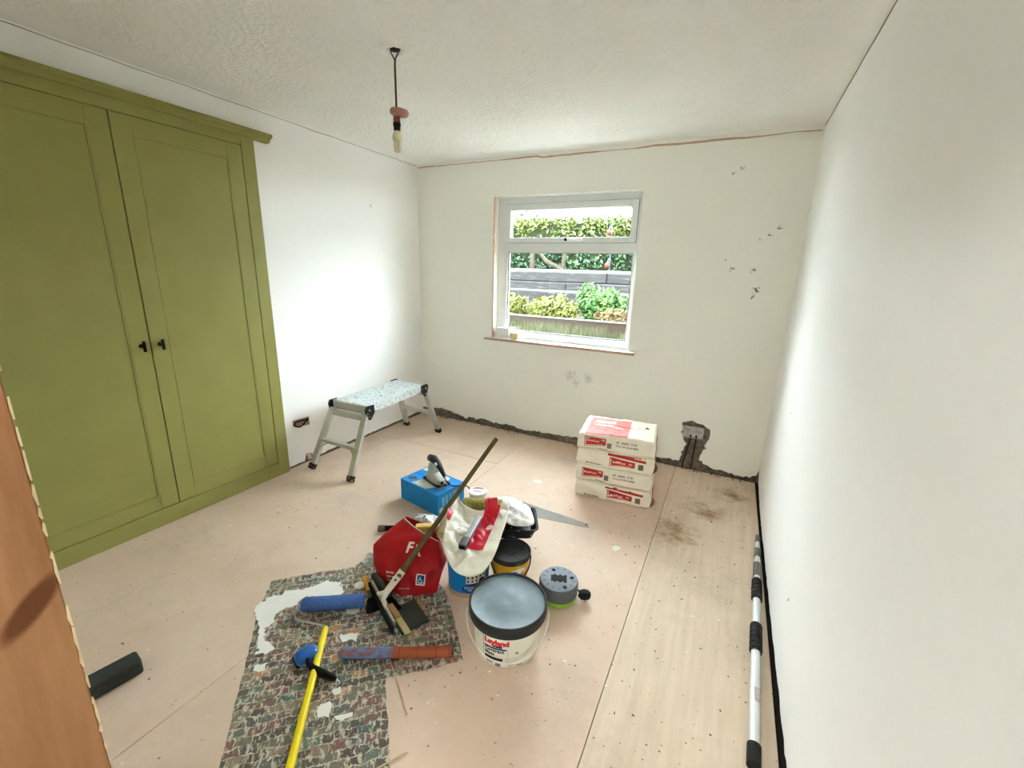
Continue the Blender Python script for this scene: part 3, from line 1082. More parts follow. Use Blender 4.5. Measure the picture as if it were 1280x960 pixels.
def plaster_bag(label, loc, rz, half, seed, layout, top=False):
    a, b, h = half
    t = thing('plaster_bag', label, 'plaster bag', loc, rz, 'stacked plaster bags')

    def mp(u, v, w):
        m = max(abs(u), abs(v))
        side = 1 - .03 * abs(w) ** 4
        x = a * u * side
        y = b * v * (1 - .03 * abs(w) ** 4)
        z = h * w * (1 - .07 * m ** 12)
        p = Vector((x, y, z + h))
        d = .009 * nz((u * 1.3, v * 1.3, w), 1.6, seed) + .0035 * nz((u * 4, v * 4, w * 2), 1.7, seed + 3)
        if w > .95:
            d += .004 * nz((u * 7, v * 5, 0), 1.3, seed + 5)
        dv = Vector((u * .5, v, w * 1.2))
        q = p + dv.normalized() * d
        if w < -.5:
            q.z = max(q.z, .0)
        return q
    bm = BM()
    nx, ny, nz_ = 30, 22, 8
    cache = {}

    def V(i, j, l):
        if (i, j, l) not in cache:
            cache[(i, j, l)] = bm.verts.new(mp(2 * i / nx - 1, 2 * j / ny - 1, 2 * l / nz_ - 1))
        return cache[(i, j, l)]
    for i in range(nx):
        for j in range(ny):
            for l in (0, nz_):
                bm.faces.new((V(i, j, l), V(i + 1, j, l), V(i + 1, j + 1, l), V(i, j + 1, l)))
    for i in range(nx):
        for l in range(nz_):
            for j in (0, ny):
                bm.faces.new((V(i, j, l), V(i + 1, j, l), V(i + 1, j, l + 1), V(i, j, l + 1)))
    for j in range(ny):
        for l in range(nz_):
            for i in (0, nx):
                bm.faces.new((V(i, j, l), V(i, j + 1, l), V(i, j + 1, l + 1), V(i, j, l + 1)))
    bvh = BVHTree.FromBMesh(bm)
    obj('sack', bm, M['paper'], t, smooth=True, angle=70)
    FR = frame_of((0, -b, h), (1, 0, 0), (0, 0, 1))
    TP = frame_of((0, 0, 2 * h), (1, 0, 0), (0, 1, 0))
    RT = frame_of((a, 0, h), (0, 1, 0), (0, 0, 1))

    def dec(name, bm2, m, fr=FR, off=.0012):
        obj(name, conform(bm2, fr, bvh, off), m, t)

    def poly_grid(x0, x1, yb0, yb1, yt0, yt1, n=14, mrows=4):
        g = BM()
        for vv_row in grid2(g, 0, 1, 0, 1, n, mrows):
            for q in vv_row:
                s, tt = q.co.x, q.co.y
                lo = yb0 + (yb1 - yb0) * s
                hi = yt0 + (yt1 - yt0) * s
                q.co = (x0 + (x1 - x0) * s, lo + (hi - lo) * tt, 0)
        return g
    if layout == 'A':          # label to the left, batch code beside it
        dec('print_panel', poly_grid(-.20, -.06, -.035, -.012, .035, .030), M['redprint'])
        dec('print_line', poly_grid(-.192, -.08, -.030, -.010, -.026, -.007, 8, 1), M['creamprint'], off=.0026)
        dec('print_line', poly_grid(-.195, -.190, -.030, -.030, .027, .027, 2, 4), M['creamprint'], off=.0026)
        dec('lettering', text_bm('MultiFinish', .019, .0001), M['creamprint'], (FR[0] + Vector((-.185, 0, .002)), *FR[1:]), .003)
        dec('lettering', text_bm('25kg', .012, .0004), M['creamprint'], (FR[0] + Vector((-.09, 0, .016)), *FR[1:]), .003)
        dec('lettering', text_bm('British Gypsum', .009, .0003), M['ink'], (FR[0] + Vector((-.105, 0, -.044)), *FR[1:]))
        dec('code_square', poly_grid(-.052, -.024, -.030, -.030, .006, .006, 4, 4), M['greyink'])
        for r_, s_ in enumerate(('B7  (0000)  17 07', 'T1C 07:10:14 0001')):
            dec('lettering', text_bm(s_, .018, .0007), M['greyink'], (FR[0] + Vector((.005, 0, .014 - .024 * r_)), *FR[1:]))
        if top:
            dec('print_panel', poly_grid(-.20, .07, -.185, -.180, .14, .15, 24, 22), M['pinkprint'], TP)  # red print painted paler for light reflecting off the top face
            dec('lettering', text_bm('MultiFinish', .045, .002), M['paper'], (TP[0] + Vector((-.165, -.03, 0)), *TP[1:]), .003)
            dec('print_band', poly_grid(-.165, -.03, .03, .035, .09, .09, 10, 4), M['paper'], TP, .003)
            dec('fold_line', poly_grid(-.02, .16, .0, .012, .012, .016, 10, 1), M['redprint'], TP, .003)
            dec('print_band', poly_grid(-.20, .07, -.194, -.190, -.176, -.172, 16, 1), M['redprint'], TP, .003)
            dec('lettering', text_bm('A', .04, .002), M['ink'], (TP[0] + Vector((.165, .03, 0)), *TP[1:]), .003)
    else:                       # dark band and label to the right
        dec('print_band', poly_grid(-.045, .195, .036, .020, h * .93, h * .90, 16, 2), M['redprint'])
        dec('print_panel', poly_grid(-.030, .130, -.036, -.022, .028, .012), M['redprint'])
        dec('print_line', poly_grid(-.020, .105, -.032, -.019, -.028, -.016, 8, 1), M['creamprint'], off=.0026)
        dec('print_line', poly_grid(-.024, -.019, -.030, -.030, .020, .020, 2, 4), M['creamprint'], off=.0026)
        dec('lettering', text_bm('MultiFinish', .019, .0001), M['creamprint'], (FR[0] + Vector((-.010, 0, -.010)), *FR[1:]), .003)
        dec('lettering', text_bm('25kg', .012, .0004), M['creamprint'], (FR[0] + Vector((.09, 0, -.004)), *FR[1:]), .003)
        dec('lettering', text_bm('British Gypsum', .013, .0005), M['ink'], (FR[0] + Vector((-.165, 0, -.040)), *FR[1:]))
        g = BM()
        bmesh.ops.create_circle(g, cap_ends=True, segments=12, radius=.006)
        dec('maker_mark', g, M['ink'], (FR[0] + Vector((-.176, 0, -.036)), *FR[1:]))
        dec('code_square', poly_grid(.150, .182, -.030, -.030, .008, .008, 4, 4), M['greyink'])
    # printed end and folded flap
    dec('print_panel', poly_grid(-.12, .02, -.035, -.035, .035, .025, 10, 5), M['redprint'], RT)
    dec('print_panel', poly_grid(.06, .15, -.030, -.030, .030, .030, 8, 5), M['pinkprint'], RT)
    if layout == 'B':
        bm = BM()
        for i_ in range(9):
            pass
        tube(bm, [mp(1, -.98, -.75) + Vector((.002, -.002, 0)), mp(1, -.94, -.35) + Vector((.012, -.001, 0)), mp(1, -.92, .1) + Vector((.014, 0, 0)), mp(1, -.95, .55) + Vector((.006, 0, 0))], [.004, .009, .008, .003], 8)
        obj('folded_end', bm, mat('brown_sack_fold', (120, 92, 70), .8), t, smooth=True)
    return t


BH = .0555
plaster_bag('cream and red plaster bag at the bottom of the stack', (2.168, -.615, .0), .10, (.245, .195, BH), 1, 'B')
plaster_bag('cream and red plaster bag, third from the top of the stack', (2.160, -.600, 2 * BH), .09, (.242, .195, BH), 2, 'A')
plaster_bag('cream and red plaster bag, second from the top of the stack', (2.158, -.595, 4 * BH), .115, (.245, .195, BH), 3, 'B')
plaster_bag('topmost plaster bag of the stack with red print paled by reflected light', (2.152, -.590, 6 * BH), .125, (.245, .195, BH), 4, 'A', True)

# ================================================================== TUBS
M['tubwhite'] = mat('white_tub_plastic', (222, 222, 208), .38, var=.03)
M['lidgrey'] = NT('grey_lid_film')
k = M['lidgrey']
v = k.coord()
g = k.noise(v, 9, 5, .6)
k.setc(k.ramp(g, [(.3, rgba((84, 98, 106))), (.6, rgba((106, 122, 130))), (.78, rgba((150, 164, 168)))]))
k.b.inputs['Roughness'].default_value = .35
k.b.inputs['Specular IOR Level'].default_value = .3
k.bump(k.noise(v, 14, 4), .2, .004)
M['lidgrey'] = k.m
M['lidblack'] = mat('charcoal_lid_plastic', (48, 50, 49), .5, spec=.12)
M['redink'] = mat('red_brand_ink', (204, 36, 44), .5)
M['navy'] = mat('navy_ink', (36, 38, 104), .5)
M['blackink'] = mat('black_ink', (22, 22, 24), .5)

TH = .200
tx, ty = 2.098, -2.108
tub = thing('paint_tub', 'large white trade paint tub with grey film lid and red lettering', 'paint tub', (tx, ty, 0))
rad = lambda z: .126 + .016 * z / TH
bm = BM()
lathe(bm, [(0, 0), (.118, 0), (.124, .003), (rad(.008), .008), (rad(.17), .17), (rad(.19), .19), (0, .19)], 56)
body = obj('tub_body', bm, M['tubwhite'], tub, smooth=True)
bm = BM()
lathe(bm, [(.1445, .158), (.1505, .156), (.153, .162), (.1535, .200), (.151, .205), (.147, .205), (.1445, .199), (.1445, .158)], 64)
obj('lid_rim', bm, M['lidblack'], tub, smooth=True)
bm = BM()
lathe(bm, [(.1455, .190), (.1455, .197), (.140, .1955), (.06, .1965), (.03, .199), (.012, .1975), (0, .1975)], 64)
obj('lid', bm, M['lidgrey'], tub, smooth=True)
ANG = math.atan2(-3.372 - ty, 2.72 - tx) - .12     # the printed front looks this way
ps = [(-.072, .113, 'Leyland', .032, .0022, 'redink'), (-.036, .1005, 'trade', .017, .0012, 'blackink'), (-.070, .076, 'Contract', .021, .0008, 'blackink'), (-.070, .057, 'Matt', .021, .0008, 'blackink'),
      (-.064, .026, 'Brilliant', .0105, .0006, 'ink'), (-.064, .017, 'White', .0105, .0006, 'ink'), (-.064, .009, '10L', .008, .0002, 'greyink'), (.022, .014, 'MATT', .008, .0003, 'greyink'), (.052, .012, '10 Litre', .008, .0005, 'ink'), (.05, .072, 'N', .014, .0006, 'ink')]
for (x, z, s, sz, wt, m) in ps:
    t2 = text_bm(s, sz, wt, shear=.0)
    bmesh.ops.translate(t2, verts=t2.verts, vec=(x, 0, 0))
    obj('lettering', wrap(t2, rad, ANG, z), M[m], tub)


def band(x0, x1, z0, z1, m, name='print_band', off=.0009):
    g = BM()
    grid2(g, x0, x1, 0, z1 - z0, max(1, int((x1 - x0) / .008)), 1)
    obj(name, wrap(g, rad, ANG, z0, off), M[m], tub)


band(-.074, .016, .090, .0975, 'navy')
band(-.072, .002, .036, .049, 'blackink')
band(-.026, -.006, .008, .028, 'greyink', 'code_square')
band(-.0785, -.077, .045, .152, 'ink', 'print_line')
band(.0195, .0205, .055, .098, 'ink', 'print_line')
for (zA, zB) in ((.050, .095), (.037, .088)):
    g = BM()
    pr = None
    for i in range(17):
        s = i / 16
        x = .012 + .13 * s
        z = zA + (zB - zA) * s * s
        q = (g.verts.new((x, z - .0006, 0)), g.verts.new((x, z + .0008, 0)))
        if pr:
            g.faces.new((pr[0], q[0], q[1], pr[1]))
        pr = q
    obj('print_line', wrap(g, rad, ANG, 0), M['greyink'], tub)
bm = BM()
fa = ANG + .12
s_ = Vector((-math.sin(fa), math.cos(fa), 0))
fwd = Vector((math.cos(fa), math.sin(fa), 0))
pts = []
for i in range(25):
    a = PI * i / 24
    pts.append(s_ * (.162 * math.cos(a)) + fwd * (.145 * math.sin(a) * .98 + .004) + Vector((0, 0, .160 - .115 * math.sin(a))))
tube(bm, pts, .0028, 8)
obj('wire_handle', bm, mat('white_coated_wire', (214, 210, 196), .4), tub, smooth=True)

# --- yellow tub
yx, yy_ = 1.958, -1.812
yt = thing('paint_tub', 'small yellow paint tub with black lid under the black tray', 'paint tub', (yx, yy_, 0))
yr = lambda z: .080 + .008 * z / .19
M['yellow'] = mat('yellow_tub_plastic', (222, 172, 48), .4, var=.04)
bm = BM()
lathe(bm, [(0, 0), (.074, 0), (.079, .003), (yr(.16), .16), (yr(.178), .178), (0, .178)], 44)
obj('tub_body', bm, M['yellow'], yt, smooth=True)
bm = BM()
lathe(bm, [(.0885, .168), (.0925, .166), (.094, .172), (.094, .188), (.090, .192), (.086, .190), (.083, .184), (.03, .184), (.028, .187), (0, .187)], 44)
obj('lid', bm, M['lidblack'], yt, smooth=True)
YA = math.atan2(-3.372 - yy_, 2.72 - yx) + .30
g = BM()
bmesh.ops.create_circle(g, cap_ends=True, cap_tris=True, segments=32, radius=1)
for q in g.verts:
    q.co = (q.co.x * .052, q.co.y * .024 + q.co.x * .012, 0)
bmesh.ops.subdivide_edges(g, edges=g.edges, cuts=2)
obj('badge', wrap(g, yr, YA, .118), mat('white_badge', (232, 230, 222), .5), yt)
g = BM()
bmesh.ops.create_circle(g, cap_ends=True, cap_tris=True, segments=20, radius=1)
for q in g.verts:
    q.co = (q.co.x * .022 - .014, q.co.y * .0085 + q.co.x * .003 + .008, 0)
obj('badge_patch', wrap(g, yr, YA, .118, .0016), mat('blue_badge_patch', (52, 112, 190), .5), yt)
t2 = text_bm('Cuprinol', .021, .0012, 'CENTER')
for q in t2.verts:
    q.co.y += q.co.x * .22
obj('lettering', wrap(t2, yr, YA, .104, .0018), M['redink'], yt)
bm = BM()
fa = YA - .25
s_ = Vector((-math.sin(fa), math.cos(fa), 0))
fwd = Vector((math.cos(fa), math.sin(fa), 0))
tube(bm, [s_ * (.094 * math.cos(PI * i / 20)) + fwd * (.093 * math.sin(PI * i / 20)) + Vector((0, 0, .160 - .075 * math.sin(PI * i / 20))) for i in range(21)], .0035, 8)
obj('wire_handle', bm, mat('brown_black_handle', (48, 30, 26), .5), yt, smooth=True)

# --- blue tub
bx_, by_ = 1.785, -1.905
bt = thing('paint_tub', 'blue masonry paint tub with house picture under the white carrier bag', 'paint tub', (bx_, by_, 0))
br = lambda z: .094 + .008 * z / .19
M['bluetub'] = mat('blue_tub_plastic', (18, 112, 176), .38, var=.05)
bm = BM()
lathe(bm, [(0, 0), (.088, 0), (.093, .003), (br(.175), .175), (br(.19), .188), (.099, .192), (.094, .192), (.094, .18), (0, .18)], 44)
obj('tub_body', bm, M['bluetub'], bt, smooth=True)
bm = BM()
lathe(bm, [(.094, 0.0), (.0955, .0005), (.0958, .022), (.094, .0225)], 44)
obj('base_band', bm, mat('kraft_band', (176, 142, 104), .7), bt, smooth=True)
BA = math.atan2(-3.372 - by_, 2.72 - bx_) + .10


def bband(x0, x1, z0, z1, m, name, off=.0009):
    g = BM()
    grid2(g, x0, x1, 0, z1 - z0, max(1, int(abs(x1 - x0) / .008)), 1)
    return obj(name, wrap(g, br, BA, z0, off), m, bt)


cream = mat('cream_house_print', (206, 202, 182), .5)
dk = mat('dark_window_print', (40, 46, 54), .5)
bband(-.022, .075, .078, .125, cream, 'house_picture')
for i in range(5):
    for j in range(2):
        bband(-.016 + i * .019, -.008 + i * .019, .084 + j * .020, .096 + j * .020, dk, 'printed_window', .0014)
g = BM()
bmesh.ops.create_circle(g, cap_ends=True, cap_tris=True, segments=28, radius=1)
for q in g.verts:
    q.co = (q.co.x * .062 + .022, q.co.y * .026, 0)
obj('badge', wrap(g, br, BA, .050, .0013), M['navy'], bt)
g = BM()
bmesh.ops.create_circle(g, cap_ends=True, cap_tris=True, segments=20, radius=.015)
bmesh.ops.translate(g, verts=g.verts, vec=(.052, 0, 0))
obj('badge_patch', wrap(g, br, BA, .084, .002), M['blackink'], bt)
for (s, z, x) in (('BRILLIANT', .053, -.030), ('SMOOTH', .038, -.012)):
    t2 = text_bm(s, .0135, .0003)
    bmesh.ops.translate(t2, verts=t2.verts, vec=(x, 0, 0))
    obj('lettering', wrap(t2, br, BA, z, .002), mat('pale_blue_lettering', (170, 180, 222), .5), bt)

# --- filler tub with printed white lid behind the pile
ft_ = thing('filler_tub', 'small white tub with round red and white printed lid behind pile', 'tub', (1.545, -1.432, 0))
bm = BM()
lathe(bm, [(0, 0), (.044, 0), (.046, .004), (.050, .185), (0, .185)], 32)
obj('tub_body', bm, M['tubwhite'], ft_, smooth=True)
bm = BM()
lathe(bm, [(.0, .188), (.050, .188), (.054, .186), (.0545, .198), (.052, .2005), (.048, .199), (0, .199)], 32)
lid = obj('lid', bm, mat('white_lid', (232, 230, 224), .4), ft_, smooth=True)
g = BM()
vs = [g.verts.new((.042 * math.cos(a), .042 * math.sin(a), .1997)) for a in [.55 + i * .204 for i in range(11)]]
g.faces.new(vs)
xf(g, g.verts, Matrix.Rotation(.45, 4, 'Z'))
obj('lid_print', g, mat('rust_red_print', (190, 112, 100), .5), lid)
t2 = text_bm('Filler', .026, .0006, 'CENTER')
xf(t2, t2.verts, Matrix.Rotation(.45, 4, 'Z') @ Matrix.Translation((0, -.016, .2)))
obj('lettering', t2, mat('blue_lettering', (96, 128, 190), .5), lid)

# ================================================================== TRAY, ROLLER, SAW, PLASTIC (on top of the tubs)
TZ = .1935
tray = thing('paint_tray', 'black plastic paint tray resting on the yellow and blue tubs', 'paint tray', (1.860, -1.672, TZ), .50)
M['trayblack'] = speckle_mat('paint_flecked_black_tray', (34, 35, 35), (190, 186, 176), .45, 0, 60, .70)
bm = BM()
tw, td, thh = .15, .105, .055


def ring(s, z):
    out = []
    for (cx, cy, a0) in ((tw - .03, td - .03, 0), (-tw + .03, td - .03, PI / 2), (-tw + .03, -td + .03, PI), (tw - .03, -td + .03, 1.5 * PI)):
        for i in range(5):
            a = a0 + PI / 2 * i / 4
            out.append((cx * s + .03 * math.cos(a) * s, cy * s + .03 * math.sin(a) * s, z))
    return out


rs = [ring(.84, 0), ring(.92, .03), ring(.97, thh), ring(1.03, thh + .001), ring(1.03, thh - .004), ring(.99, thh - .004)]
inner = [ring(.955, thh - .002), ring(.90, .03), ring(.82, .004)]
vr = [[bm.verts.new(p) for p in r_] for r_ in (rs[0], rs[1], rs[5], rs[4], rs[3], inner[0], inner[1], inner[2])]
nn = 20
for A, B in zip(vr, vr[1:]):
    for i in range(nn):
        bm.faces.new((A[i], A[(i + 1) % nn], B[(i + 1) % nn], B[i]))
bm.faces.new(vr[0][::-1])
bm.faces.new(vr[-1])
obj('tray_body', bm, M['trayblack'], tray, smooth=True)
for i in range(7):
    bm = BM()
    box(bm, (-.03 - i * .013, 0, .008 + i * .004), (.006, .14, .01), bevel=.002, seg=1)
    obj('ramp_rib', bm, M['trayblack'], tray)

# fluffy green-yellow roller sleeve
bm = BM()
A = Vector((1.612, -1.70, .268))
B = Vector((1.812, -1.600, .262))
ax = (B - A).normalized()
sd = ax.cross(Vector((0, 0, 1))).normalized()
up = sd.cross(ax)
nr_, ns = 26, 30
rings = []
for i in range(nr_ + 1):
    s = i / nr_
    r = .034 * (1 - .55 * max(0, abs(s - .5) * 2 - .86) / .14)
    rr = []
    for j in range(ns):
        a = 2 * PI * j / ns
        q = r * (1 + .16 * nz((s * 14, math.cos(a) * 3, math.sin(a) * 3), 1.5)) + random.uniform(-.0018, .0018)
        rr.append(bm.verts.new(A + (B - A) * s + sd * q * math.cos(a) + up * q * math.sin(a)))
    rings.append(rr)
for P, Q in zip(rings, rings[1:]):
    for j in range(ns):
        bm.faces.new((P[j], P[(j + 1) % ns], Q[(j + 1) % ns], Q[j]))
bm.faces.new(rings[0][::-1])
bm.faces.new(rings[-1])
k = NT('yellow_green_pile')
v = k.coord()
gg = k.noise(v, 110, 4, .7)
k.setc(k.ramp(gg, [(.3, rgba((118, 112, 44))), (.55, rgba((176, 170, 92))), (.75, rgba((214, 208, 142)))]))
k.b.inputs['Roughness'].default_value = .95
k.bump(gg, .9, .01)
rs_ = thing('roller_sleeve', 'fluffy yellow-green long-pile roller sleeve lying on the tray', 'roller sleeve', (1.71, -1.65, .235))
obj('pile', bm, k.m, rs_, world=True, smooth=True, angle=80)
bm = BM()
for i in range(900):
    s = random.random()
    a = random.uniform(-.5, PI + .5)
    base = A + (B - A) * s + sd * .032 * math.cos(a) + up * .032 * math.sin(a)
    d = (sd * math.cos(a) + up * math.sin(a)) * random.uniform(.006, .012) + ax * random.uniform(-.008, .008)
    side = d.cross(ax).normalized() * .0009
    f = [bm.verts.new(base - side), bm.verts.new(base + side), bm.verts.new(base + d)]
    bm.faces.new(f)
tag(obj('pile_tufts', bm, k.m, rs_, world=True), kind='stuff')


def crumpled(name, outline, zc, zr, seed, amp, m, label, cat, rings=14, fold=22):
    """crumpled sheet over a star-shaped plan outline; zc centre height, zr(i) rim height"""
    cx = sum(p[0] for p in outline) / len(outline)
    cy = sum(p[1] for p in outline) / len(outline)
    pts = []
    n = len(outline)
    for i in range(n):
        p0, p1, p2, p3 = (outline[(i + d) % n] for d in (-1, 0, 1, 2))
        for q in range(6):
            t = q / 6
            pts.append(tuple(.5 * ((2 * p1[c]) + (-p0[c] + p2[c]) * t + (2 * p0[c] - 5 * p1[c] + 4 * p2[c] - p3[c]) * t * t + (-p0[c] + 3 * p1[c] - 3 * p2[c] + p3[c]) * t ** 3) for c in range(3)))
    bm = BM()
    c0 = bm.verts.new((cx, cy, zc))
    prev = None
    for r_ in range(1, rings + 1):
        s = r_ / rings
        cur = []
        for i, p in enumerate(pts):
            x, y = cx + (p[0] - cx) * s, cy + (p[1] - cy) * s
            z = zc + (p[2] - zc) * (s ** zr)
            f = amp * abs(nz((x, y, seed), fold, seed)) * (1 if s < .97 else .6) + amp * .8 * nz((x, y, seed + 4), fold * .5, seed) + amp * .55 * abs(nz((x, y, seed + 9), fold * 2.4, seed + 2))
            cur.append(bm.verts.new((x + .3 * f, y - .3 * f, z + f)))
        if prev is None:
            for i in range(len(cur)):
                bm.faces.new((c0, cur[i], cur[(i + 1) % len(cur)]))
        else:
            for i in range(len(cur)):
                j = (i + 1) % len(cur)
                bm.faces.new((prev[i], cur[i], cur[j], prev[j]))
        prev = cur
    return bm


def solid_sheet(o, t):
    md = o.modifiers.new('thickness', 'SOLIDIFY')
    md.thickness = t
    md.offset = 0


# white plastic wrap on the tray, right of the green sleeve
out = [(1.71, -1.585, .262), (1.775, -1.515, .27), (1.86, -1.50, .26), (1.95, -1.575, .27), (2.005, -1.655, .262), (1.985, -1.70, .258), (1.915, -1.735, .262), (1.85, -1.72, .275), (1.80, -1.66, .275)]
bm = crumpled('plastic', out, .298, 1.6, 3, .020, None, '', '', 16, 9)
o = obj('plastic_wrapping', bm, M['whitefilm'], smooth=True, angle=45)
solid_sheet(o, .001)
tag(o, 'crumpled white plastic wrapping on the black paint tray', 'plastic wrap')

# hand saw: blade reaching from the tray down to the floor
sw = thing('hand_saw', 'steel hand saw leaning from the black tray to the floor', 'saw', (2.145, -1.165, 0))
tip = Vector((2.146, -1.166, .004))
root = Vector((1.905, -1.575, .262))
ax = (root - tip).normalized()
nv = Vector((.30, -.55, .78))
nv = (nv - ax * nv.dot(ax)).normalized()              # the blade leans back, its face up
wv = nv.cross(ax).normalized()
bm = BM()
L = (root - tip).length
edge = [(0, .016), (0, -.016)]
m_ = 60
teeth = []
for i in range(m_ + 1):
    s = i / m_
    teeth.append((s * L, -.012 - .022 * s - (.0025 if i % 2 else 0)))
poly = [(0, .012), (L, .036)] + teeth[::-1]
f = [bm.verts.new(tip + ax * a + wv * b + nv * .0006 + Vector((0, 0, .006))) for a, b in poly]
g_ = [bm.verts.new(tip + ax * a + wv * b - nv * .0006 + Vector((0, 0, .006))) for a, b in poly]
bm.faces.new(f)
bm.faces.new(g_[::-1])
for i in range(len(poly)):
    bm.faces.new((f[i], f[(i + 1) % len(poly)], g_[(i + 1) % len(poly)], g_[i]))
low_ = min(v_.co.z for v_ in bm.verts)
bmesh.ops.translate(bm, verts=bm.verts, vec=(0, 0, -low_ + .001))
obj('blade', bm, mat('saw_steel', (206, 208, 210), .32, .55), sw, world=True)
bm = BM()
q = tip + ax * .022
cyl(bm, q + Vector((0, 0, .008)), q + Vector((0, 0, .0125)), .004)
obj('hang_hole', bm, M['black'], sw, world=True)
bm = BM()
bar(bm, root + Vector((0, 0, -.012)), root + Vector((-.07, -.06, -.022)), .06, .02, bevel=.006)
obj('handle', bm, M['black'], sw, world=True)

# white carrier bag laid open over the blue tub
out = [(1.712, -2.005, .250), (1.660, -1.915, .275), (1.592, -1.790, .300), (1.572, -1.690, .315), (1.640, -1.735, .290), (1.750, -1.735, .292), (1.830, -1.625, .300), (1.885, -1.715, .285),
       (1.930, -1.860, .275), (1.955, -1.975, .252), (1.945, -2.055, .225), (1.885, -2.085, .205), (1.810, -2.080, .218)]
bm = crumpled('bag', out, .240, 1.9, 6, .016, None, '', '', 26, 12)
bvh = BVHTree.FromBMesh(bm)
cb = thing('carrier_bag', 'white plastic carrier bag with red print lying open on the tubs', 'carrier bag', (1.79, -1.87, .195))
o = obj('bag_sheet', bm, mat('white_carrier_plastic', (218, 213, 196), .42, var=.04, bump=.5, bscale=28, bdist=.01), cb, world=True, smooth=True, angle=22)
solid_sheet(o, .0012)
M['bagred'] = mat('glossy_red_bag_print', (196, 30, 48), .3)
DN = frame_of((0, 0, .34), (1, 0, 0), (0, 1, 0))


def patch(poly, n, m, name, parent, off):
    """filled polygon laid down onto the bag sheet"""
    g = BM()
    q = [Vector((*p, 0)) for p in poly]
    for i in range(n):
        for j in range(n):
            pass
    rows = []
    for j in range(n + 1):
        t_ = j / n
        a_, b_ = q[0].lerp(q[3], t_), q[1].lerp(q[2], t_)
        rows.append([g.verts.new(a_.lerp(b_, i / n)) for i in range(n + 1)])
    for j in range(n):
        for i in range(n):
            g.faces.new((rows[j][i], rows[j][i + 1], rows[j + 1][i + 1], rows[j + 1][i]))
    obj(name, conform(g, DN, bvh, off), m, parent, world=True)


patch([(1.757, -1.690), (1.815, -1.655), (1.890, -1.955), (1.812, -1.962)], 20, M['bagred'], 'red_print', cb, .003)
patch([(1.604, -1.795), (1.638, -1.815), (1.655, -1.875), (1.640, -1.88)], 6, M['bagred'], 'red_print', cb, .003)
g = BM()
bmesh.ops.create_circle(g, cap_ends=True, cap_tris=True, segments=18, radius=.018)
bmesh.ops.translate(g, verts=g.verts, vec=(1.835, -1.80, 0))
obj('print_spot', conform(g, DN, bvh, .005), mat('pale_print_spot', (224, 196, 190), .4), cb, world=True)

# grey multi tool lying in the carrier bag
mt = thing('utility_knife', 'grey metal-bodied trimming tool lying in the open carrier bag', 'knife', (1.79, -1.89, .24))
a_, b_ = Vector((1.810, -2.000, .266)), Vector((1.768, -1.785, .282))
bm = BM()
bar(bm, a_.lerp(b_, .25), b_, .030, .024, bevel=.007)
obj('body', bm, mat('grey_cast_metal', (156, 158, 160), .35, .5), mt, world=True)
bm = BM()
bar(bm, a_, a_.lerp(b_, .28), .037, .028, bevel=.006)
obj('nose', bm, mat('dark_grey_cast', (98, 98, 98), .4, .4), mt, world=True)
bm = BM()
bar(bm, a_ - (b_ - a_) * .02, a_ + (b_ - a_) * .04, .028, .016, bevel=.004)
obj('slot', bm, M['black'], mt, world=True)
bm = BM()
bmesh.ops.create_icosphere(bm, subdivisions=3, radius=1)
for q in bm.verts:
    q.co = Vector((q.co.x * .026, q.co.y * .02, q.co.z * .014)) * (1 + .25 * nz(q.co, 2))
bmesh.ops.translate(bm, verts=bm.verts, vec=(1.742, -1.900, .268))
tag(obj('filler_lump', bm, mat('white_filler_lump', (236, 234, 226), .6), smooth=True), 'small white lump beside the tool in the carrier bag', 'lump')

# cream roller core beside the carrier bag
bm = BM()
p0, p1 = Vector((1.628, -1.905, .207)), Vector((1.570, -1.760, .237))
d = (p1 - p0)
sd = d.cross(Vector((0, 0, 1))).normalized()
up = sd.cross(d.normalized())
rr = []
for (s, r) in ((0, .017), (0, .022), (.06, .0235), (1, .0235), (1, .017), (0.0, .017)):
    rr.append([bm.verts.new(p0 + d * s + sd * r * math.cos(2 * PI * j / 24) + up * r * math.sin(2 * PI * j / 24)) for j in range(24)])
for A, B in zip(rr, rr[1:]):
    for j in range(24):
        bm.faces.new((A[j], A[(j + 1) % 24], B[(j + 1) % 24], B[j]))
rc = thing('roller_core', 'cream cardboard roller core poking out left of carrier bag', 'roller core', (1.60, -1.83, .19))
obj('sleeve', bm, mat('cream_roller_core', (216, 196, 154), .7), rc, world=True, smooth=True)

# ================================================================== RED SHOPPING BAG
rb = thing('shopping_bag', 'slumped red shopping bag with white letter and blue logo', 'bag', (1.535, -1.985, 0))
M['redbag'] = mat('red_woven_bag', (168, 22, 26), .45, var=.12, vscale=18, bump=.3, bscale=120, bdist=.002)
AXU = Vector((.83, .55, 0)).normalized()
AXV = Vector((-AXU.y, AXU.x, 0))


def coons(bot, top, left, right, n):
    """surface spanned between four boundary poly-lines (each a list of points, ends shared)"""
    def at(pl, t):
        L = [0]
        for a, b in zip(pl, pl[1:]):
            L.append(L[-1] + (b - a).length)
        x = t * L[-1]
        for a, b, l0, l1 in zip(pl, pl[1:], L, L[1:]):
            if x <= l1 + 1e-9:
                return a.lerp(b, (x - l0) / (l1 - l0))
        return pl[-1].copy()
    out = []
    for jj in range(n + 1):
        vv_ = jj / n
        row = []
        for ii in range(n + 1):
            uu_ = ii / n
            p = (at(bot, uu_) * (1 - vv_) + at(top, uu_) * vv_ + at(left, vv_) * (1 - uu_) + at(right, vv_) * uu_
                 - (bot[0] * (1 - uu_) * (1 - vv_) + bot[-1] * uu_ * (1 - vv_) + top[0] * (1 - uu_) * vv_ + top[-1] * uu_ * vv_))
            row.append(p)
        out.append(row)
    return out


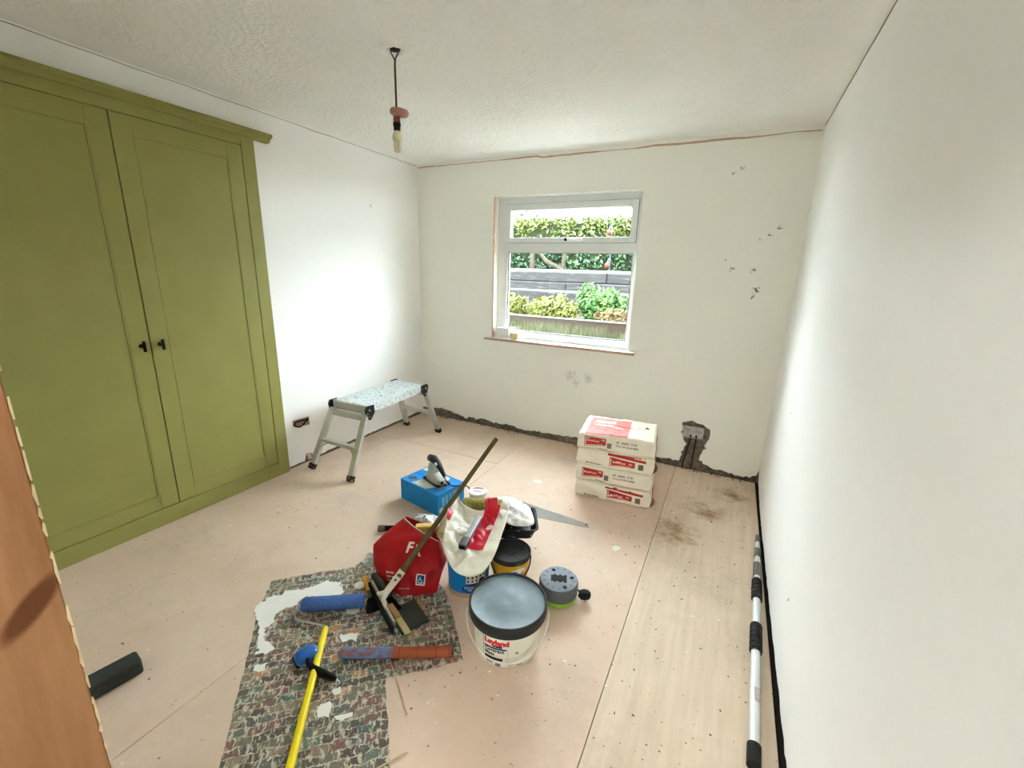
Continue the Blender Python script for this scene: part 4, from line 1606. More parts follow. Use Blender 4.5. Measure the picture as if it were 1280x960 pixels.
V3 = Vector
NB = 26
FBL, FBR, FTR, FP, FL = V3((1.430, -2.110, 0)), V3((1.690, -2.030, 0)), V3((1.628, -1.925, .188)), V3((1.392, -1.895, .226)), V3((1.338, -2.058, .150))
front = coons([FBL, V3((1.56, -2.115, 0)), FBR], [FP, V3((1.47, -1.915, .212)), V3((1.55, -1.92, .196)), FTR], [FBL, V3((1.365, -2.09, .085)), FL, V3((1.352, -2.0, .18)), FP], [FBR, V3((1.692, -1.99, .09)), FTR], NB)
back = coons([V3((1.43, -1.99, 0)), V3((1.50, -1.93, 0)), V3((1.63, -1.93, 0))], [FP + V3((.006, .012, .004)), V3((1.47, -1.865, .205)), V3((1.55, -1.868, .190)), FTR + V3((-.012, .022, -.004))],
             [V3((1.43, -1.99, 0)), V3((1.345, -1.98, .085)), V3((1.342, -1.96, .150)), FP + V3((.006, .012, .004))], [V3((1.63, -1.93, 0)), V3((1.665, -1.91, .09)), FTR + V3((-.012, .022, -.004))], NB)
nrm_f = V3((.45, -.85, .30)).normalized()
bm = BM()
GR = []
for side, (g2, nn_) in enumerate(((front, nrm_f), (back, V3((-.3, .9, .1)).normalized()))):
    rows = []
    for jj, row in enumerate(g2):
        r2 = []
        for ii, p in enumerate(row):
            uu_, vv_ = ii / NB, jj / NB
            env = math.sin(PI * uu_) ** .6 * math.sin(PI * min(1, vv_ * .9 + .08)) ** .6
            crease = abs(nz((p.x, p.y, p.z), 13, 3)) * .030 - .008 + .008 * nz((p.x, p.y, p.z), 30, 8)
            q = p + nn_ * (env * (.026 - crease) + (.004 * nz(p, 40, 5) if vv_ > .03 else 0))
            q.z = max(q.z, .0015)
            r2.append(bm.verts.new(q))
        rows.append(r2)
    GR.append(rows)
    for jj in range(NB):
        for ii in range(NB):
            bm.faces.new((rows[jj][ii], rows[jj][ii + 1], rows[jj + 1][ii + 1], rows[jj + 1][ii]))
for jj in range(NB):
    for ii in (0, NB):
        bm.faces.new((GR[0][jj][ii], GR[0][jj + 1][ii], GR[1][jj + 1][ii], GR[1][jj][ii]))
for ii in range(NB):
    bm.faces.new((GR[0][0][ii], GR[0][0][ii + 1], GR[1][0][ii + 1], GR[1][0][ii]))
rim_pts = [GR[0][NB][ii].co.copy() + V3((0, -.001, .001)) for ii in range(0, NB + 1, 2)]
bmesh.ops.recalc_face_normals(bm, faces=bm.faces)
bvh = BVHTree.FromBMesh(bm)
o = obj('bag_body', bm, M['redbag'], rb, world=True, smooth=True, angle=60)
solid_sheet(o, .0015)
BF = frame_of((1.545, -2.045, .085), (.955, .29, 0), (-.12, .40, .90))
bagwhite = mat('white_bag_print', (232, 214, 206), .5)


def bdec(name, g, x, y, m, off=.0022):
    obj(name, conform(g, (BF[0] + BF[1] * x + BF[2] * y, *BF[1:]), bvh, off), m, rb, world=True)


bdec('lettering', fine(text_bm('F', .060, .002), .008), -.026, .074, bagwhite, .003)
bdec('lettering', fine(text_bm('R', .060, .002), .008), .012, .066, bagwhite, .003)
for i, (s, sz) in enumerate((('use me', .014), ('again and', .014), ('again', .014))):
    bdec('lettering', text_bm(s, sz, .0006), -.098 + .004 * i, -.020 - .017 * i, bagwhite)
bdec('lettering', text_bm('please reuse', .009, .0003), -.02, -.078, bagwhite)
g = BM()
grid2(g, 0, .040, 0, .048, 6, 6)
bdec('logo', g, .052, -.055, bagwhite)
g = BM()
grid2(g, .005, .035, .005, .043, 6, 6)
bdec('logo_field', g, .052, -.055, mat('logo_navy', (16, 42, 84), .5), .0034)
t2 = text_bm('A', .030, .0015)
bdec('logo_letter', t2, .0605, -.038, mat('logo_pale_blue', (110, 168, 214), .5), .0044)
g = BM()
grid2(g, .009, .031, .009, .013, 4, 1)
bdec('logo_bar', g, .052, -.055, bagwhite, .0044)
# white-edged rim and strap
bm = BM()
tube(bm, rim_pts, .0018, 6)
obj('rim_edge', bm, bagwhite, rb, world=True, smooth=True)
# packet standing in the red bag
pk = thing('food_packet', 'yellow and orange printed packet poking out of red bag', 'packet', (1.515, -1.865, .10), .6)
bm = BM()
box(bm, (0, 0, .055), (.12, .035, .11), bevel=.01)
obj('wrapper', bm, mat('cream_yellow_wrapper', (224, 186, 108), .4, var=.2, vscale=30), pk)
bm = BM()
box(bm, (.022, -.0185, .075), (.04, .003, .055), bevel=.001)
obj('label_patch', bm, mat('orange_label', (222, 112, 60), .4), pk)

# clear plastic bundle behind red bag
out = [(1.23, -1.70, .02), (1.29, -1.62, .03), (1.38, -1.575, .02), (1.455, -1.62, .03), (1.47, -1.70, .03), (1.42, -1.76, .02), (1.33, -1.78, .02), (1.26, -1.76, .015)]
bm = crumpled('bundle', out, .105, 2.4, 12, .018, None, '', '', 12, 20)
o = obj('plastic_bundle', bm, M['film'], smooth=True, angle=40)
solid_sheet(o, .0008)
tag(o, 'crumpled clear plastic bundle between the blue box and the red bag', 'plastic wrap')
bm = BM()
tube(bm, [(1.36, -1.70, .03), (1.40, -1.665, .05), (1.45, -1.65, .045)], [.016, .020, .014], 10)
tag(obj('tool_grip', bm, M['black'], smooth=True), 'dark tool grip showing through the clear plastic bundle', 'tool grip')
# dark tube lying left of the red bag
pt = thing('plastic_rod', 'dark plastic rod with grey end cap lying behind red bag', 'rod', (1.18, -1.75, 0))
bm = BM()
a_, b_ = Vector((1.112, -1.800, .018)), Vector((1.33, -1.665, .018))
cyl(bm, a_.lerp(b_, .14), b_, .015)
obj('shaft', bm, M['black'], pt, world=True, smooth=True)
bm = BM()
cyl(bm, a_, a_.lerp(b_, .15), .018)
obj('end_cap', bm, mat('grey_end_cap', (110, 102, 98), .5), pt, world=True, smooth=True)
# clear jar left of the red bag
gj = thing('glass_jar', 'small clear jar standing at left corner of the red bag', 'jar', (1.285, -2.035, .0015))
bm = BM()
lathe(bm, [(0, 0), (.021, 0), (.024, .004), (.024, .042), (.019, .050), (.019, .058), (.016, .058), (.016, .049), (.021, .041), (.021, .006), (0, .005)], 24)
obj('jar_body', bm, film_mat('jar_glass', (200, 204, 200), .45, .1), gj, smooth=True)

# ================================================================== BLUE BOX AND SANDER
bb = thing('cardboard_box', 'bright blue cardboard tool box carrying the sander', 'box', (1.165, -1.370, 0), -.181)
M['bluebox'] = mat('blue_printed_card', (28, 132, 206), .5, var=.06)
bw, bd, bh = .345, .228, .14
bm = BM()
box(bm, (0, 0, bh / 2), (bw, bd, bh), bevel=.0025)
obj('carton', bm, M['bluebox'], bb)
bm = BM()
box(bm, (.0, 0.003, bh + .0006), (bw - .004, .0012, .0012))
box(bm, (-.11, -bd / 2 - .0004, bh - .03), (.0015, .0014, .06), Matrix.Rotation(.5, 3, 'Y'))
obj('flap_seam', bm, mat('dark_blue_seam', (12, 62, 110), .6), bb)
pale = mat('pale_picture_print', (206, 216, 204), .5, var=.2, vscale=30)
bm = BM()
prism(bm, [(-.075, -.105), (.05, -.107), (.11, -.02), (.07, .09), (-.02, .10)], bh + .0004, bh + .0012)
obj('picture_panel', bm, pale, bb)
bm = BM()
prism(bm, [(-.155, -.062), (-.125, -.085), (-.085, -.055), (-.115, -.03)], bh + .0004, bh + .0014)
obj('picture_patch', bm, mat('dark_picture_print', (66, 76, 92), .5, var=.3, vscale=60), bb)
bm = BM()
prism(bm, [(-.16, .06), (-.06, .07), (-.06, .10), (-.16, .095)], bh + .0004, bh + .0012)
obj('picture_patch', bm, pale, bb)
bm = BM()
for (x0, x1, z0, z1) in ((-.08, -.06, .05, .11), (-.05, -.03, .05, .112), (-.015, .0, .06, .115), (.012, .05, .09, .115)):
    box(bm, (bw / 2 + .0006, (x0 + x1) / 2, (z0 + z1) / 2), (.001, x1 - x0, z1 - z0))
obj('side_print', bm, mat('light_blue_side_print', (110, 180, 224), .5), bb)
bm = BM()
bmesh.ops.create_circle(bm, cap_ends=True, segments=16, radius=.018)
xf(bm, bm.verts, Matrix.Translation((bw / 2 + .001, -.085, .03)) @ Matrix.Rotation(PI / 2, 4, 'Y'))
obj('side_mark', bm, pale, bb)

sa = thing('sander', 'grey orbital sander with black grip standing on the blue box', 'sander', (1.205, -1.378, .1415), -.37)
M['sgrey'] = mat('light_grey_tool_plastic', (186, 188, 178), .45, var=.04)
bm = BM()
box(bm, (0, 0, .004), (.185, .094, .006), bevel=.002)
obj('sanding_plate', bm, mat('grey_plate', (150, 148, 138), .5, .3), sa)
bm = BM()
box(bm, (0, 0, .012), (.178, .090, .010), bevel=.003)
obj('pad', bm, M['rubber'], sa)
bm = BM()
cyl(bm, (.084, .02, .020), (.098, .02, .020), .006, seg=10)
box(bm, (-.088, 0, .016), (.014, .06, .012), bevel=.003)
obj('paper_clamp', bm, M['steel'], sa)


def loft(bm, secs, n=20, p=.65):
    rr = []
    for (cx, cy, z, hx, hy) in secs:
        r_ = []
        for j in range(n):
            a = 2 * PI * j / n
            ca, sa_ = math.cos(a), math.sin(a)
            r_.append(bm.verts.new((cx + hx * math.copysign(abs(ca) ** p, ca), cy + hy * math.copysign(abs(sa_) ** p, sa_), z)))
        rr.append(r_)
    for A, B in zip(rr, rr[1:]):
        for j in range(n):
            bm.faces.new((A[j], A[(j + 1) % n], B[(j + 1) % n], B[j]))
    bm.faces.new(rr[0][::-1])
    bm.faces.new(rr[-1])


bm = BM()
loft(bm, [(0, 0, .018, .084, .044), (0, 0, .044, .082, .043), (-.005, 0, .051, .072, .040), (-.022, 0, .058, .048, .036), (-.028, 0, .070, .038, .032), (-.030, 0, .112, .034, .027), (-.030, 0, .122, .024, .020)])
obj('housing', bm, M['sgrey'], sa, smooth=True)
bm = BM()
cyl(bm, (.070, -.02, .036), (.094, -.02, .036), .017, .016)
nzl = obj('dust_port', bm, M['sgrey'], sa, smooth=True)
bm = BM()
cyl(bm, (.0935, -.02, .036), (.0950, -.02, .036), .011)
obj('port_opening', bm, M['black'], nzl)
bm = BM()
gp = [(-.084, 0, .126), (-.068, 0, .142), (-.026, 0, .147), (.012, 0, .136), (.050, 0, .112), (.082, 0, .086), (.098, 0, .070)]
tube(bm, gp, [.013, .023, .026, .021, .016, .012, .009], 14)
for q in bm.verts:
    q.co.y *= 1.05
grip = obj('grip', bm, mat('charcoal_grip', (48, 48, 50), .5), sa, smooth=True)
bm = BM()
box(bm, (.026, -.020, .136), (.022, .014, .016), Matrix.Rotation(.6, 3, 'Y'), bevel=.004)
obj('switch', bm, mat('pale_blue_switch', (150, 180, 214), .4), grip)
bm = BM()
cyl(bm, (.094, 0, .074), (.108, 0, .058), .010, .007, 12)
obj('cord_sleeve', bm, M['sgrey'], sa, smooth=True)
bm = BM()
tube(bm, [(.106, 0, .060), (.114, .006, .040), (.122, .020, .022), (.135, .045, .012), (.150, .075, .010), (.148, .105, .008), (.17, .13, -.01), (.195, .125, -.06), (.20, .12, -.12), (.205, .10, -.136), (.23, .06, -.136)], .0038, 8)
obj('power_cord', bm, M['black'], sa, smooth=True)

# ================================================================== CABLE REEL
cr = thing('cable_reel', 'round grey cassette cable reel with lime green base and plug', 'cable reel', (2.188, -1.772, 0))
M['reelgrey'] = mat('mid_grey_plastic', (88, 93, 95), .5, spec=.1)
M['reelpale'] = mat('pale_grey_plastic', (136, 146, 156), .5, spec=.1)
M['lime'] = mat('lime_green_plastic', (132, 176, 44), .45)
bm = BM()
lathe(bm, [(0, .006), (.078, .006), (.086, .010), (.087, .026), (.080, .028), (0, .028)], 40)
obj('base', bm, M['lime'], cr, smooth=True)
for a in (-1.2, .9, 3.0):
    bm = BM()
    cyl(bm, (.072 * math.cos(a), .072 * math.sin(a), 0), (.072 * math.cos(a), .072 * math.sin(a), .012), .009, seg=12)
    obj('foot', bm, M['lime'], cr)
bm = BM()
lathe(bm, [(0, .024), (.082, .024), (.088, .030), (.089, .082), (.086, .090), (.080, .092), (0, .092)], 48)
obj('casing', bm, M['reelgrey'], cr, smooth=True)
bm = BM()
lathe(bm, [(0, .090), (.083, .090), (.084, .0925), (.081, .0945), (0, .0945)], 48)
obj('face_plate', bm, M['reelpale'], cr, smooth=True)
for i in range(14):
    a = 2 * PI * i / 14 + .2
    bm = BM()
    box(bm, (.068 * math.cos(a), .068 * math.sin(a), .0948), (.016, .0028, .0012), a)
    obj('tick', bm, M['reelgrey'], cr)
for a in (2.35, .55, -.75):
    bm = BM()
    lathe(bm, [(0, .0962), (.008, .0962), (.010, .094), (0, .094)], 14, (.060 * math.cos(a), .060 * math.sin(a), 0))
    obj('finger_hole', bm, M['black'], cr)
bm = BM()
poly = []
for i in range(25):
    x = -.036 + .072 * i / 24
    poly.append((x, -.022 + .004 * math.sin(i / 24 * 2 * PI * 3)))
for i in range(25):
    x = .036 - .072 * i / 24
    poly.append((x, .022 + .004 * math.sin(i / 24 * 2 * PI * 3)))
prism(bm, poly, .0935, .0958)
xf(bm, bm.verts, Matrix.Rotation(.35, 4, 'Z'))
obj('winder_recess', bm, M['black'], cr)
bm = BM()
lathe(bm, [(0, .0), (.022, .0), (.024, .006), (.021, .026), (.012, .030), (0, .030)], 8)
for q in bm.verts:
    q.co.x *= 1.25
xf(bm, bm.verts, Matrix.Translation((.117, .030, .020)) @ Matrix.Rotation(.5, 4, 'Z'))
plug = obj('plug', bm, M['black'], cr, smooth=True, angle=25)
for (x, y) in ((.108, .024), (.126, .024), (.117, .042)):
    bm = BM()
    box(bm, (x, y, .0105), (.006, .004, .021))
    obj('plug_pin', bm, M['steel'], plug)
bm = BM()
tube(bm, [(.086, .022, .05), (.094, .024, .045), (.102, .027, .036)], .004, 8)
obj('flex', bm, M['black'], cr, smooth=True)

# ================================================================== WALLPAPER SHEETS used as a dust sheet
k = NT('stone_brick_wallpaper_print')
tcv = k.coord(rot=(0, 0, -.765))
wob_ = k.n('ShaderNodeTexNoise')
wob_.inputs['Scale'].default_value = 30
k.l(tcv, wob_.inputs['Vector'])
va = k.n('ShaderNodeVectorMath', operation='MULTIPLY_ADD')
k.l(wob_.outputs['Color'], va.inputs[0])
va.inputs[1].default_value = (.034, .034, 0)
k.l(tcv, va.inputs[2])
bk = k.n('ShaderNodeTexBrick')
bk.inputs['Scale'].default_value = 1
bk.inputs['Brick Width'].default_value = .052
bk.inputs['Row Height'].default_value = .030
bk.inputs['Mortar Size'].default_value = .0022
bk.inputs['Mortar Smooth'].default_value = .1
bk.inputs['Bias'].default_value = 0
bk.inputs['Color1'].default_value = (0, 0, 0, 1)
bk.inputs['Color2'].default_value = (1, 1, 1, 1)
bk.inputs['Mortar'].default_value = (.5, .5, .5, 1)
k.l(va.outputs[0], bk.inputs['Vector'])
stone = k.ramp(bk.outputs['Color'], [(0.0, rgba((82, 70, 62))), (.14, rgba((112, 84, 76))), (.28, rgba((108, 104, 86))), (.42, rgba((130, 116, 96))), (.55, rgba((84, 80, 70))),
                                     (.68, rgba((92, 106, 92))), (.76, rgba((118, 86, 78))), (.86, rgba((98, 92, 90))), (.94, rgba((74, 94, 86))), (.97, rgba((168, 122, 84)))], 'CONSTANT')
shade = k.ramp(k.noise(tcv, 60, 5, .7), [(.3, (.75, .75, .75, 1)), (.7, (1.45, 1.45, 1.45, 1))])
col = k.mix(.85, stone, shade, 'MULTIPLY')
mort = k.ramp(k.noise(tcv, 40, 3, .6), [(.35, rgba((106, 94, 76))), (.62, rgba((206, 198, 176)))])
col = k.mix(bk.outputs['Fac'], col, mort)
spv = k.n('ShaderNodeMapping')
spv.inputs['Scale'].default_value = (1.0, .45, 1)
spv.inputs['Rotation'].default_value = (0, 0, .6)
k.l(tcv, spv.inputs['Vector'])
spk = k.ramp(k.noise(spv.outputs[0], 70, 4, .7), [(.535, (0, 0, 0, 1)), (.585, (1, 1, 1, 1))])
col = k.mix(k.math('MULTIPLY', spk, .8), col, rgba((204, 194, 172)))
k.setc(col)
k.b.inputs['Roughness'].default_value = .6
k.bump(k.noise(tcv, 50, 4), .25, .004)
M['wallpaper'] = k.m


def sheet(name, poly, z, label, seed, lift=.004):
    """thin sheet of paper with slightly buckled surface and ragged edges"""
    pts = []
    n = len(poly)
    for i in range(n):
        p0, p1 = poly[i], poly[(i + 1) % n]
        L = math.hypot(p1[0] - p0[0], p1[1] - p0[1])
        m = max(2, int(L / .03))
        for q in range(m):
            x, y = p0[0] + (p1[0] - p0[0]) * q / m, p0[1] + (p1[1] - p0[1]) * q / m
            pts.append((x + .006 * nz((x, y, seed), 25), y + .006 * nz((x, y, seed + 2), 25)))
    bm = plate(pts, [], .0008)
    bmesh.ops.translate(bm, verts=bm.verts, vec=(0, 0, z))
    return tag(obj(name, bm, M['wallpaper']), label, 'wallpaper', 'wallpaper scraps laid as a dust sheet')


sheet('wallpaper_sheet', [(.965, -2.346), (1.11, -2.19), (1.235, -2.082), (1.40, -2.05), (1.788, -2.468), (1.983, -2.657), (2.30, -2.95), (1.86, -3.19), (1.562, -2.916), (1.279, -2.659), (1.09, -2.49)], .0008, 'stone-print wallpaper strip running toward the camera under the yellow pole', 1)
sheet('wallpaper_sheet', [(1.225, -2.075), (1.24, -1.96), (1.30, -1.93), (1.60, -1.94), (1.718, -1.997), (1.86, -2.13), (1.994, -2.268), (1.788, -2.468), (1.60, -2.32), (1.42, -2.16)], .0022, 'stone-print wallpaper piece lying under the red bag and orange tube', 2)

# white paint spill and splashes on the paper
M['spill'] = mat('dried_white_paint', (232, 230, 224), .45, var=.04)


def blob(name, poly, z, label, seed, cat='paint spill', amp=.012, group=None):
    pts = jag([(x, y + 10) for x, y in poly + [poly[0]]], .006, amp * 1.6, seed)[:-1]
    pts = [(x, y - 10) for x, y in pts]
    bm = plate(pts, [], .0012)
    bmesh.ops.translate(bm, verts=bm.verts, vec=(0, 0, z))
    return tag(obj(name, bm, M['spill']), label, cat, group)


blob('paint_spill', [(1.051, -2.481), (1.064, -2.419), (1.099, -2.342), (1.16, -2.291), (1.187, -2.222), (1.25, -2.195), (1.30, -2.218), (1.326, -2.254), (1.27, -2.30), (1.195, -2.335), (1.198, -2.392), (1.167, -2.447),
                     (1.202, -2.514), (1.232, -2.564), (1.300, -2.560), (1.327, -2.598), (1.288, -2.619), (1.22, -2.58), (1.177, -2.535), (1.117, -2.518)], .0020, 'white paint spilled over the left edge of the wallpaper strip', 3)
sp = [([(1.49, -2.409), (1.551, -2.369), (1.577, -2.40), (1.555, -2.398), (1.529, -2.432)], .0034, 'white paint splash beside the orange and blue tube'),
      ([(1.658, -2.657), (1.683, -2.62), (1.70, -2.63), (1.722, -2.66), (1.69, -2.675)], .0018, 'white paint splash nearest the right side of the yellow pole'),
      ([(1.735, -2.650), (1.783, -2.611), (1.792, -2.622), (1.754, -2.656)], .0018, 'long thin white paint splash on the wallpaper strip'),
      ([(1.40, -2.295), (1.45, -2.262), (1.47, -2.285), (1.43, -2.318)], .0018, 'small white paint splash in front of the blue roller'),
      ([(1.33, -2.66), (1.355, -2.63), (1.375, -2.65), (1.35, -2.675)], .0018, 'small white paint splash near the left edge of the wallpaper strip'),
      ([(1.655, -2.585), (1.68, -2.565), (1.69, -2.585), (1.67, -2.60)], .0018, 'small white paint dab by the black edger handle')]
for i, (poly, z, lab) in enumerate(sp):
    blob('paint_splash', poly, z, lab, 20 + i, 'paint splash', .006, 'white paint splashes on the wallpaper')

# ================================================================== PAINT ROLLER ON YELLOW POLE
pr = thing('paint_roller', 'blue paint roller on a long yellow pole lying on the wallpaper', 'paint roller', (1.45, -2.42, 0))
M['blueroll'] = mat('blue_roller_pile', (72, 104, 164), .95, var=.14, vscale=90, bump=.6, bscale=160, bdist=.004)
a_, b_ = Vector((1.252, -2.395, .032)), Vector((1.462, -2.250, .032))
bm = BM()
N = 28
prof = [(0, .018), (0, .0245), (.03, .029), (.97, .029), (1, .0245), (1, .018)]
d = b_ - a_
sd = d.cross(Vector((0, 0, 1))).normalized()
up = sd.cross(d.normalized())
rr = []
for (s, r) in prof:
    rr.append([bm.verts.new(a_ + d * s + (sd * math.cos(2 * PI * j / N) + up * math.sin(2 * PI * j / N)) * r) for j in range(N)])
for A, B in zip(rr, rr[1:]):
    for j in range(N):
        bm.faces.new((A[j], A[(j + 1) % N], B[(j + 1) % N], B[j]))
bm.faces.new(rr[0][::-1])
bm.faces.new(rr[-1])
obj('sleeve', bm, M['blueroll'], pr, world=True, smooth=True)
dn = d.normalized()
bm = BM()
tube(bm, [a_ + dn * .02, a_ - dn * .012, a_ - dn * .022 + Vector((.006, -.004, -.006)), Vector((1.262, -2.440, .020)), Vector((1.282, -2.452, .017)), Vector((1.34, -2.436, .016)), Vector((1.405, -2.418, .016)), Vector((1.425, -2.422, .016)), Vector((1.445, -2.445, .016))], .0042, 8)
obj('wire_frame', bm, M['steel'], pr, world=True, smooth=True)
bm = BM()
p0, p1 = Vector((1.438, -2.436, .017)), Vector((1.438 + .318 * 1.75, -2.436 - .391 * 1.75, .017))
cyl(bm, p0, p1, .0125, seg=18)
cyl(bm, p0 - (p1 - p0).normalized() * .02, p0, .009, .0125, 18)
obj('pole', bm, mat('bright_yellow_pole', (238, 214, 30), .35, var=.03), pr, world=True, smooth=True)

# --- blue edger under the pole
ed = thing('paint_edger', 'small blue paint pad with black handle beside the yellow pole', 'paint pad', (1.47, -2.545, 0), -.35)
bm = BM()
loft(bm, [(0, 0, .004, .030, .040), (0, 0, .020, .033, .043), (0, 0, .034, .028, .036), (0, 0, .040, .018, .026)], 20, .55)
obj('pad_shell', bm, speckle_mat('blue_pad_shell', (52, 104, 176), (170, 200, 226), .4, 0, 40, .66), ed, smooth=True)
bm = BM()
box(bm, (-.006, 0, .005), (.064, .088, .007), bevel=.003)
obj('pad', bm, M['rubber'], ed)
bm = BM()
tube(bm, [(.020, -.005, .026), (.045, -.008, .022), (.075, -.002, .020), (.120, .018, .018), (.160, .040, .016), (.170, .046, .015)], [.008, .009, .012, .014, .011, .005], 12)
obj('handle', bm, M['black'], ed, smooth=True)
bm = BM()
tube(bm, [(.166, .044, .014), (.176, .052, .008), (.186, .050, .0045), (.184, .042, .0045)], .0018, 6)
obj('hang_loop', bm, M['steel'], ed, smooth=True)

# --- orange and blue tube
ot = thing('sealant_tube', 'rust-orange plastic tube with a blue smeared end on wallpaper', 'tube', (1.765, -2.375, .0026))
a_, b_ = Vector((1.575, -2.487, .024)), Vector((1.952, -2.270, .024))
M['orange'] = mat('rust_orange_plastic', (152, 76, 46), .45, var=.12)
bm = BM()
cyl(bm, a_.lerp(b_, .46), b_.lerp(a_, .02), .0195, .0205)
obj('barrel', bm, M['orange'], ot, world=True, smooth=True)
for s in (.52, .68, .84, .955):
    bm = BM()
    cyl(bm, a_.lerp(b_, s), a_.lerp(b_, s + .016), .0212)
    obj('ring', bm, mat('dark_orange_ring', (140, 62, 34), .5), ot, world=True, smooth=True)
bm = BM()
cyl(bm, a_.lerp(b_, .03), a_.lerp(b_, .47), .0185, .0205)
cyl(bm, a_, a_.lerp(b_, .03), .013, .0185)
k = NT('blue_smeared_plastic')
v = k.coord(scale=(1, 1, 3))
k.setc(k.ramp(k.noise(v, 26, 4, .65), [(.38, rgba((136, 74, 56))), (.5, rgba((96, 104, 140))), (.7, rgba((112, 140, 190)))]))
k.b.inputs['Roughness'].default_value = .6
obj('smeared_end', bm, k.m, ot, world=True, smooth=True)

# --- thin sticks
M['stick'] = wood_mat('thin_wood', (212, 184, 138), (180, 150, 104), 'X', 20)
for (p0, p1, z, lab) in (((1.735, -2.392), (1.945, -2.532), .004, 'thin wooden stick poking out from under the orange tube'), ((2.022, -2.622), (1.965, -2.712), .004, 'short wood splinter at right edge of the wallpaper strip')):
    bm = BM()
    bar(bm, (*p0, z), (*p1, z), .004, .003, bevel=.0008)
    tag(obj('wood_stick', bm, M['stick']), lab, 'stick', 'thin sticks on the floor')

# --- white jar lid
bm = BM()
lathe(bm, [(0, .0025), (.022, .0025), (.025, .006), (.0255, .011), (.023, .0135), (0, .013)], 28, (1.356, -2.172, 0))
tag(obj('jar_lid', bm, M['tubwhite'], smooth=True), 'round cream lid lying between blue roller and orange knife', 'lid')

# --- orange-handled filling knife
kn = thing('filling_knife', 'black filling knife with orange handle left of the squeegee', 'knife', (1.40, -2.16, 0))
bm = BM()
a_, b_ = Vector((1.335, -2.122, .014)), Vector((1.425, -2.185, .014))
bar(bm, a_, b_, .020, .018, bevel=.006)
obj('handle', bm, mat('orange_handle', (222, 152, 46), .45), kn, world=True)
bm = BM()
bar(bm, b_, b_ + Vector((.030, -.020, -.002)), .014, .012, bevel=.003)
obj('ferrule', bm, mat('grey_ferrule', (110, 114, 100), .4, .4), kn, world=True)
bm = BM()
q = b_ + Vector((.028, -.018, -.004))
u_ = Vector((.83, -.55, 0))
w_ = Vector((.55, .83, 0))
pts = [q + w_ * .012, q - w_ * .012, q + u_ * .06 - w_ * .032, q + u_ * .09 - w_ * .034, q + u_ * .09 + w_ * .034, q + u_ * .06 + w_ * .032]
f = [bm.verts.new((*p.xy, .0045)) for p in pts]
g = [bm.verts.new((*p.xy, .0075)) for p in pts]
bm.faces.new(f[::-1])
bm.faces.new(g)
for i in range(6):
    bm.faces.new((f[i], f[(i + 1) % 6], g[(i + 1) % 6], g[i]))
obj('blade', bm, M['black'], kn, world=True)

# ================================================================== FLOAT, SQUEEGEE, OFFCUT
# dark plastic float lying flat: blade and a bar grip
flt = thing('plastering_float', 'dark plastic float lying flat under the squeegee head', 'float', (1.60, -2.19, 0))
bm = BM()
c = Vector((1.582, -2.192, .009))
u_ = Vector((.90, -.435, 0)).normalized()
w_ = Vector((-u_.y, u_.x, 0))
R_ = Matrix((u_, w_, Vector((0, 0, 1)))).transposed()
box(bm, (1.672, -2.205, .0075), (.15, .125, .008), R_, bevel=.003)
obj('blade', bm, mat('charcoal_float_plastic', (62, 62, 56), .6), flt, world=True)
bm = BM()
bar(bm, (1.385, -2.112, .040), (1.545, -2.178, .040), .030, .026, bevel=.009)
obj('grip', bm, mat('dark_grey_grip', (66, 68, 62), .55), flt, world=True)
bm = BM()
bar(bm, (1.40, -2.118, .004), (1.40, -2.118, .032), .020, .018, bevel=.003)
bar(bm, (1.53, -2.172, .004), (1.53, -2.172, .032), .020, .018, bevel=.003)
bar(bm, (1.385, -2.112, .008), (1.62, -2.20, .008), .030, .008, bevel=.003)
obj('grip_mount', bm, M['black'], flt, world=True)

sq = thing('floor_squeegee', 'long-handled squeegee with olive wooden pole and white socket', 'squeegee', (1.53, -2.20, 0))
h0, h1 = Vector((1.412, -2.150, .034)), Vector((1.668, -2.285, .034))
bm = BM()
bar(bm, h0, h1, .010, .022, bevel=.002)
obj('head_bar', bm, mat('pale_grey_bar', (186, 180, 158), .45), sq, world=True)
bm = BM()
off = Vector((-.006, -.012, -.010))
bar(bm, h0 + off, h1 + off + Vector((.02, -.01, 0)), .010, .036, bevel=.002)
obj('rubber_blade', bm, M['rubber'], sq, world=True)
s0, s1 = Vector((1.530, -2.216, .040)), Vector((1.565, -2.112, .128))
bm = BM()
cyl(bm, s0.lerp(s1, .18), s1, .0145, .0165, 18)
obj('socket', bm, mat('white_socket', (222, 216, 196), .4), sq, world=True, smooth=True)
bm = BM()
hd = (h1 - h0).normalized()
pts2 = [s0 - hd * .050 + Vector((0, 0, -.006)), s0 - hd * .018 + Vector((0, .006, .012)), s0.lerp(s1, .22)]
tube(bm, pts2, [.007, .011, .014], 10)
pts2 = [s0 + hd * .062 + Vector((0, 0, -.006)), s0 + hd * .022 + Vector((0, .006, .012)), s0.lerp(s1, .22)]
tube(bm, pts2, [.007, .011, .014], 10)
obj('socket_yoke', bm, mat('white_socket_yoke', (222, 216, 196), .4), sq, world=True, smooth=True)
bm = BM()
mid = s0.lerp(s1, .72)
cyl(bm, mid + Vector((.006, -.014, .006)), mid + Vector((.007, -.017, .007)), .005, .004, 10)
obj('screw_hole', bm, M['black'], sq, world=True)
pe = Vector((1.638, -1.395, .53))
bm = BM()
p0 = s0.lerp(s1, .7)
dd = (pe - s1).normalized()
cyl(bm, s1 - dd * .03, pe, .0125, .0125, 16)
obj('pole', bm, wood_mat('olive_stained_pole', (104, 88, 52), (80, 66, 36), 'Y', 12), sq, world=True, smooth=True)

